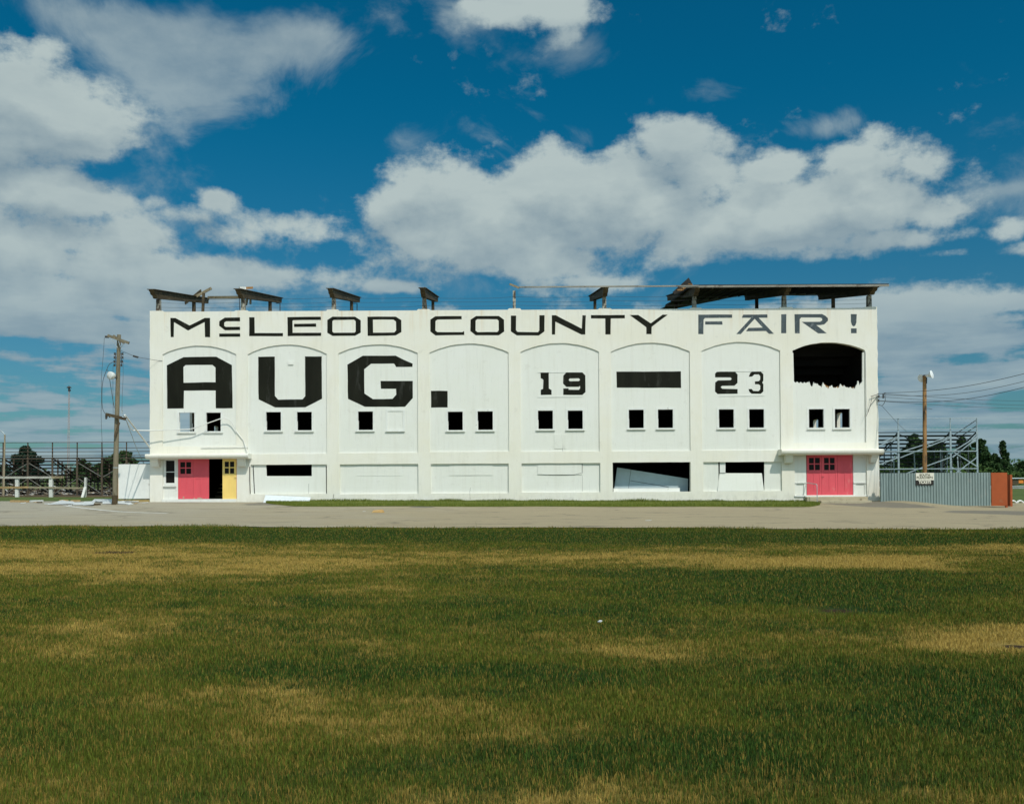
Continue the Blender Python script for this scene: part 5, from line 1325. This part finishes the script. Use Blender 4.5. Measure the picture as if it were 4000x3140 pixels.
# ------------------------------------------------------------------ white sheets and boards on the ground at the left
DB = 'storm debris lying on the road left of the building'
M_SH = mat('white_debris', (.55, .57, .56), .6, .08, 2.0); M_SH2 = mat('ochre_board', (.38, .26, .12), .8, .2, 3.0)
def flat(name, px4, lift, m, label, cat):
    pts = []
    for i, (u, v) in enumerate(px4):
        p = GP(*zL(u, v)); pts.append(Vector((p.x, p.y, g(p.x, p.y) + .04 + lift[i])))
    return sheet(name, pts, m, label, cat, DB, th=.012)
flat('metal_sheet', [(415, 1558), (620, 1556), (640, 1545), (545, 1536)], (.0, .02, .03, .10), M_SH, 'crumpled white sheet raised in a ridge nearest the railing', 'sheet')
flat('metal_sheet', [(560, 1552), (690, 1560), (640, 1540), (560, 1538)], (.0, .02, .06, .07), M_SH, 'white sheet folded up just right of the ridge', 'sheet')
flat('metal_sheet', [(640, 1562), (800, 1560), (790, 1550), (650, 1550)], (.0, .0, .08, .05), M_SH, 'low white strip between the ridge and the white slab', 'sheet')
flat('metal_sheet', [(730, 1565), (820, 1566), (835, 1550), (740, 1546)], (.0, .04, .12, .08), M_SH, 'white slab next to a dark end in front of the pole', 'sheet')
flat('metal_sheet', [(805, 1534), (1000, 1540), (1010, 1526), (830, 1522)], (.02, .02, .1, .08), M_SH, 'long white sheet behind the foot of the utility pole', 'sheet')
flat('metal_sheet', [(900, 1552), (1100, 1548), (1090, 1536), (900, 1540)], (.0, .02, .06, .03), M_SH, 'white sheet touching the foot of the utility pole', 'sheet')
flat('metal_sheet', [(1060, 1532), (1215, 1534), (1230, 1524), (1080, 1522)], (.02, .0, .04, .05), M_SH, 'thin white sheet in front of the low board wall', 'sheet')
flat('metal_sheet', [(1035, 1552), (1160, 1556), (1150, 1544), (1040, 1544)], (.0, .0, .03, .03), M_SH, 'small white sheet right of the utility pole', 'sheet')
for (a, b_, w, m, lab) in (((100, 1533), (245, 1535), .14, M_SH2, 'reddish brown board lying at the far left edge of the road'), ((262, 1530), (372, 1527), .08, M_SH, 'thin white strip left of the crumpled sheets'),
                         ((328, 1541), (365, 1541), .06, M_BEAM, 'short dark board left of the crumpled sheets'), ((822, 1562), (870, 1560), .10, M_BEAM, 'dark splintered board end beside the white slab'),
                         ((520, 1527), (600, 1526), .10, M_SH2, 'tan board behind the white ridge'), ((620, 1527), (705, 1526), .08, M_SH2, 'thin tan board behind the folded sheet')):
    p, q_ = GP(*zL(*a)), GP(*zL(*b_)); z = .06
    board('broken_board', Vector((p.x, p.y, g(p.x, p.y) + z)), Vector((q_.x, q_.y, g(q_.x, q_.y) + z)), .2, w, m, lab, 'board', DB)
rs9 = random.Random(3)
for k, lab in enumerate(('small white scrap in front of the ridge', 'small white chip left of the ridge', 'small tan chip near the railing', 'small white chip right of the utility pole', 'tiny white chip below the low board wall', 'small tan chip right of the utility pole', 'small white chip at the left edge of the road', 'tiny white chip behind the white slab')):
    u, v = ((600, 1566), (390, 1552), (300, 1538), (1120, 1560), (1250, 1545), (1180, 1550), (180, 1548), (760, 1540))[k]
    p = GP(*zL(u, v)); z = g(p.x, p.y) + .05; w_ = rs9.uniform(.1, .3)
    board('debris_chip', Vector((p.x, p.y, z)), Vector((p.x + w_, p.y + rs9.uniform(-.1, .2), z + rs9.uniform(0, .05))), .15, .03, M_SH2 if k in (2, 5) else M_SH, lab, 'debris chip', DB)
p, q_ = GP(*zD(470, 1206)), GP(*zD(604, 1206))
mb = MB(); 
c = (p + q_) / 2; w = (q_ - p).length
for (ax, ay, az, bx_, by, bz) in ((-.5, -.05, .03, .45, .0, .08), (-.45, .12, .08, .35, .15, .12), (-.25, -.1, .05, .5, -.12, .04)):
    mb.bar((c.x + ax * w, c.y + ay, g(c.x, c.y) + az), (c.x + bx_ * w, c.y + by, g(c.x, c.y) + bz), .16, .035)
o = mb.build('splintered_plank', mat('fresh_plank', (.50, .32, .12), .8, .2, 3.0), None, origin=c); tag(o, 'splintered tan plank lying on the road below the third bay', 'plank')
def litter(u, v, Z, label, s=.09):
    p = GP(*Z(u, v)); z = g(p.x, p.y) + .035
    o = MB().bar((p.x - s, p.y, z), (p.x + s, p.y + .03, z + .008), .03, .012).build('litter', M_SH, None, origin=p); tag(o, label, 'litter')
litter(1505, 1296, zF, 'white scrap on the road below the dash bay', .10)
litter(2344, 2441, lambda a, b: (a, b), 'small white scrap lying in the middle of the grass', .014)
litter(475, 58, zN, 'white scrap on the asphalt in front of the right steps', .10)
litter(387, 1198, zD, 'tiny white scrap on the road left of the tan plank', .06)

# ------------------------------------------------------------------ right background: tyres, guard rail, banners
YT = 7.0; M_TY = mat('white_painted_tyre', (.72, .73, .71), .6, .08, 4.0)
def tyre(u, lab):
    c = P(*zR(u, 1510), YT); R_, r_ = .235, .055; mb = MB(); n, k = 26, 10
    for i in range(n + 1):
        a = math.pi * i / n
        for j in range(k):
            f = 2 * math.pi * j / k; rr = R_ - r_ + r_ * math.cos(f) * 1.0; mb.v.append((c.x + rr * math.cos(a), YT + .09 * math.sin(f), c.z - .02 + rr * math.sin(a)))
    for i in range(n):
        for j in range(k): a = i * k + j; b = i * k + (j + 1) % k; mb.f.append((a, b, b + k, a + k))
    o = mb.build('half_buried_tyre', M_TY, None, origin=(c.x, YT, c.z), smooth=True); tag(o, lab, 'tyre', 'white tyres edging the track')
tyre(1539, 'white half buried tyre nearest the orange gate'); tyre(1612, 'second white half buried tyre from the orange gate'); tyre(1685, 'white half buried tyre cut by the right edge of the photo')
YG = 28
gr_ = thing('guard_rail', (P(*zR(1600, 1345), YG).x, YG, .2), 'double silver guard rail along the track behind the tyres', 'guard rail')
for v0, v1 in ((1328, 1341), (1345, 1360)):
    a, b_ = P(*zR(1400, v0), YG), P(*zR(1400, v1), YG); z0, z1 = b_.z, a.z; zc = (z0 + z1) / 2; h = (z1 - z0) / 2
    MB().prism([(YG, z1), (YG - .05, zc + h * .5), (YG, zc), (YG - .05, zc - h * .5), (YG, z0), (YG + .01, z0), (YG + .01, z1)], 27, 75, axis='x').build('rail', mat('rail_steel', (.45, .47, .47), .4, .1, 2.0, metal=.3), gr_)
for x in np.arange(35, 60, 2.5): MB().box(x - .08, x + .08, YG + .02, YG + .15, -.7, P(*zR(1600, 1328), YG).z).build('post', M_IRON, gr_)
YB = 44
bn = thing('banner_fence', (P(*zR(1600, 1280), YB).x, YB, .2), 'fence hung with orange banners behind the guard rail', 'banner fence')
for (u0, u1, v0, v1, col) in ((1498, 1530, 1262, 1290, (.50, .16, .03)), (1535, 1600, 1258, 1318, (.07, .055, .03)), (1598, 1650, 1258, 1300, (.60, .20, .03)), (1655, 1700, 1262, 1300, (.08, .06, .04)), (1700, 1760, 1262, 1300, (.5, .16, .03))):
    a, b_ = P(*zR(u0, v0), YB), P(*zR(u1, v1), YB); MB().box(a.x, b_.x, YB, YB + .03, b_.z, a.z).build('banner', mat('banner', col, .8, .25, .8), bn)
a = P(*zR(1480, 1250), YB); MB().tube([(a.x, YB - .1, a.z), (a.x + 30, YB - .1, a.z)], .06, 6).build('top_rail', M_GALV, bn)
for x in np.arange(a.x, a.x + 30, 4): MB().tube([(x, YB - .1, -.8), (x, YB - .1, a.z)], .05, 6).build('post', M_GALV, bn)

# ------------------------------------------------------------------ trees and the far wood
def m_leaf(name, c1, c2):
    m, t, b = new_mat(name); n = t.noise(t.pos(), .35, 4, .6)
    rnd_ = t.node('ShaderNodeAttribute', attribute_name='rnd').outputs['Fac']
    c = t.mix(t.rng(t.m('ADD', t.m('MULTIPLY', rnd_, .6), t.m('MULTIPLY', n, .4)), .2, .8), C4(c1), C4(c2))
    t.put(b.inputs['Base Color'], c); b.inputs['Roughness'].default_value = .8; b.inputs['Specular IOR Level'].default_value = .1
    return m
ML1 = m_leaf('pine_needles', (.012, .034, .026), (.030, .062, .038)); ML2 = m_leaf('dark_leaves', (.022, .052, .020), (.060, .105, .034)); ML3 = m_leaf('light_leaves', (.035, .075, .022), (.075, .120, .032))
M_TRK = mat('bark', (.07, .055, .04), .9, .3, 2.0)
def leaf_cloud(name, blobs, n, size, m, parent=None, origin=None):
    """many small leaf faces spread through the volume of the given blobs (cx,cy,cz,rx,ry,rz)"""
    vol = np.array([b[3] * b[4] * b[5] for b in blobs]); vol = vol ** .75; pk = rng.choice(len(blobs), n, p=vol / vol.sum())
    B = np.array(blobs)[pk]; d = rng.normal(size=(n, 3)); d /= np.linalg.norm(d, axis=1)[:, None]
    r = rng.random(n) ** .42; C = B[:, :3] + d * B[:, 3:] * r[:, None] * (1 + .22 * np.sin(d[:, :1] * 9 + B[:, :1] * 3) * np.cos(d[:, 2:] * 7))
    a = rng.normal(size=(n, 3)); a /= np.linalg.norm(a, axis=1)[:, None]; b = np.cross(a, rng.normal(size=(n, 3))); b /= np.linalg.norm(b, axis=1)[:, None]
    s = size * rng.uniform(.6, 1.5, n)[:, None]
    V = np.stack([C - a * s, C - b * s * .6, C + a * s, C + b * s * .6], 1).astype(np.float32)
    o0 = np.array(parent.location if parent is not None else origin, dtype=np.float32); V -= o0
    me = bpy.data.meshes.new(name); me.vertices.add(n * 4); me.vertices.foreach_set('co', V.ravel()); me.loops.add(n * 4); me.loops.foreach_set('vertex_index', np.arange(n * 4, dtype=np.int32))
    me.polygons.add(n); me.polygons.foreach_set('loop_start', np.arange(0, n * 4, 4, dtype=np.int32)); me.polygons.foreach_set('loop_total', np.full(n, 4, np.int32))
    at = me.attributes.new('rnd', 'FLOAT', 'POINT'); at.data.foreach_set('value', np.repeat(rng.random(n), 4).astype(np.float32))
    me.update(calc_edges=True); me.materials.append(m); o = bpy.data.objects.new(name, me); COL.objects.link(o)
    if parent is not None: o.parent = parent
    else: o.location = origin
    return o
def tree(Z, uc, ubase, vt, vb, w, Y, m, label, shape, n=5200, size=.28, group=None, low=0.25):
    top = P(*Z(uc, vt), Y); bot = P(*Z(ubase, vb), Y); W = abs(P(*Z(uc + w, vt), Y).x - top.x) / 2
    gz = g(0, 0); H = top.z; t_ = thing('tree', (bot.x, Y, -.3), label, 'tree', group)
    mb = MB(); mb.tube([(bot.x, Y, -.5), (bot.x + .1, Y, H * .3), (top.x, Y, H * .6), (top.x, Y, H * .93)], .045 * H, 8, .008 * H)
    rs = random.Random(int(uc * 7 + vt)); blobs = []
    for k in range(9):
        a = rs.uniform(0, 6.28); h = H * (.32 + .5 * k / 9); L_ = W * rs.uniform(.45, .9); mb.tube([(top.x, Y, h), (top.x + L_ * math.cos(a) * .6, Y + L_ * math.sin(a) * .6, h + .05 * H), (top.x + L_ * math.cos(a), Y + L_ * math.sin(a), h + .12 * H)], .012 * H, 5, .004 * H)
    mb.build('trunk', M_TRK, t_)
    nb = 26
    for k in range(nb):
        f = (k + .5) / nb; h = H * (low + (1 - low) * f)
        if shape == 'cone': rad = W * (1.05 - f) ** .8
        elif shape == 'round': rad = W * math.sqrt(max(.05, 1 - (2 * f - .85) ** 2 / 1.35))
        else: rad = 1.25 * W * (.70 + .30 * math.sin(f * 11 + rs.random() * 2)) * math.sqrt(max(.12, 1 - (1.5 * f - .6) ** 2))
        a = rs.uniform(0, 6.28); off = rad * rs.uniform(.25, .85); br = max(rad * rs.uniform(.24, .44), W * .12)
        blobs.append((top.x + off * math.cos(a), Y + off * math.sin(a) * .8, min(h, H - br * .6), br, br, br * rs.uniform(.55, .8)))
    blobs.append((top.x, Y, H * .95, W * .18, W * .18, H * .06))
    leaf_cloud('crown', blobs, int(n * 1.5), size * 1.25, m, t_)
    return t_
LTG = 'trees beyond the left bleachers'
tree(zL, 235, 240, 1040, 1300, 300, 120, ML1, 'big dark pine with ragged tiers seen through the left bleachers', 'tier', 7000, .26, LTG, .18)
tree(zL, 735, 735, 1158, 1300, 150, 120, ML2, 'smaller round tree between the mast and the utility pole', 'round', 3500, .24, LTG, .1)
tree(zL, 1080, 1085, 1090, 1300, 300, 120, ML2, 'wide dark tree behind the utility pole and the low white wall', 'round', 7000, .26, LTG, .1)
tree(zL, 880, 880, 1195, 1300, 180, 120, ML2, 'low broad tree just left of the utility pole', 'round', 3500, .24, LTG, .1)
tree(zL, 30, 30, 1215, 1320, 200, 120, ML1, 'low dark tree behind the street lamp at the left edge', 'round', 3500, .24, LTG, .05)
RTG = 'trees beyond the right bleachers'
tree(zR, 510, 510, 800, 1250, 300, 90, ML2, 'tall dark tree behind the wooden light pole', 'round', 7000, .26, RTG, .1)
tree(zR, 760, 760, 860, 1250, 260, 90, ML2, 'dark tree between the light pole and the middle bleacher post', 'round', 5500, .26, RTG, .1)
tree(zR, 1010, 1010, 825, 1250, 240, 90, ML2, 'tree behind the right end of the bleachers with a pale trunk line', 'round', 5500, .26, RTG, .1)
tree(zR, 1195, 1195, 850, 1250, 240, 90, ML2, 'tall rounded dark tree just right of the last bleacher post', 'round', 7000, .25, RTG, .05)
tree(zR, 1432, 1440, 868, 1180, 200, 90, ML2, 'pointed tree standing above the hedge near the right edge', 'cone', 5000, .22, RTG, .2)
tree(zR, 1350, 1350, 1000, 1200, 150, 95, ML2, 'low tree between the rounded tree and the pointed tree', 'round', 3200, .24, RTG, .1)
tree(zR, 1640, 1640, 1080, 1250, 130, 95, ML2, 'small rounded tree at the right edge', 'round', 3200, .24, RTG, .1)
tree(zR, 400, 400, 950, 1250, 160, 92, ML2, 'shorter tree left of the wooden light pole', 'round', 3200, .24, RTG, .1)
blobs = []
for x in np.arange(-150, 160, 2.0):
    Y = 135 + random.uniform(-8, 8); h = random.uniform(1.3, 2.2) * (1.0 if x < 0 else 1.5); blobs.append((x, Y, h * .55, random.uniform(2, 3.6), 2.5, h))
o = leaf_cloud('far_wood', blobs, 45000, .40, ML2, origin=(0, 135, 0)); tag(o, 'low dark band of woodland along the horizon', 'woodland', kind='stuff')
blobs = []
for x in np.arange(34, 62, 1.1):
    Y = 62 + random.uniform(-2, 3); h = 1.7 + .5 * math.sin(x * .7) + random.uniform(-.2, .3); blobs.append((x, Y, h * .5, 1.5, 1.4, h * .62))
o = leaf_cloud('hedge', blobs, 15000, .17, ML3, origin=(48, 62, 0)); tag(o, 'light green shrubby hedge behind the banners at the right', 'hedge', kind='stuff')
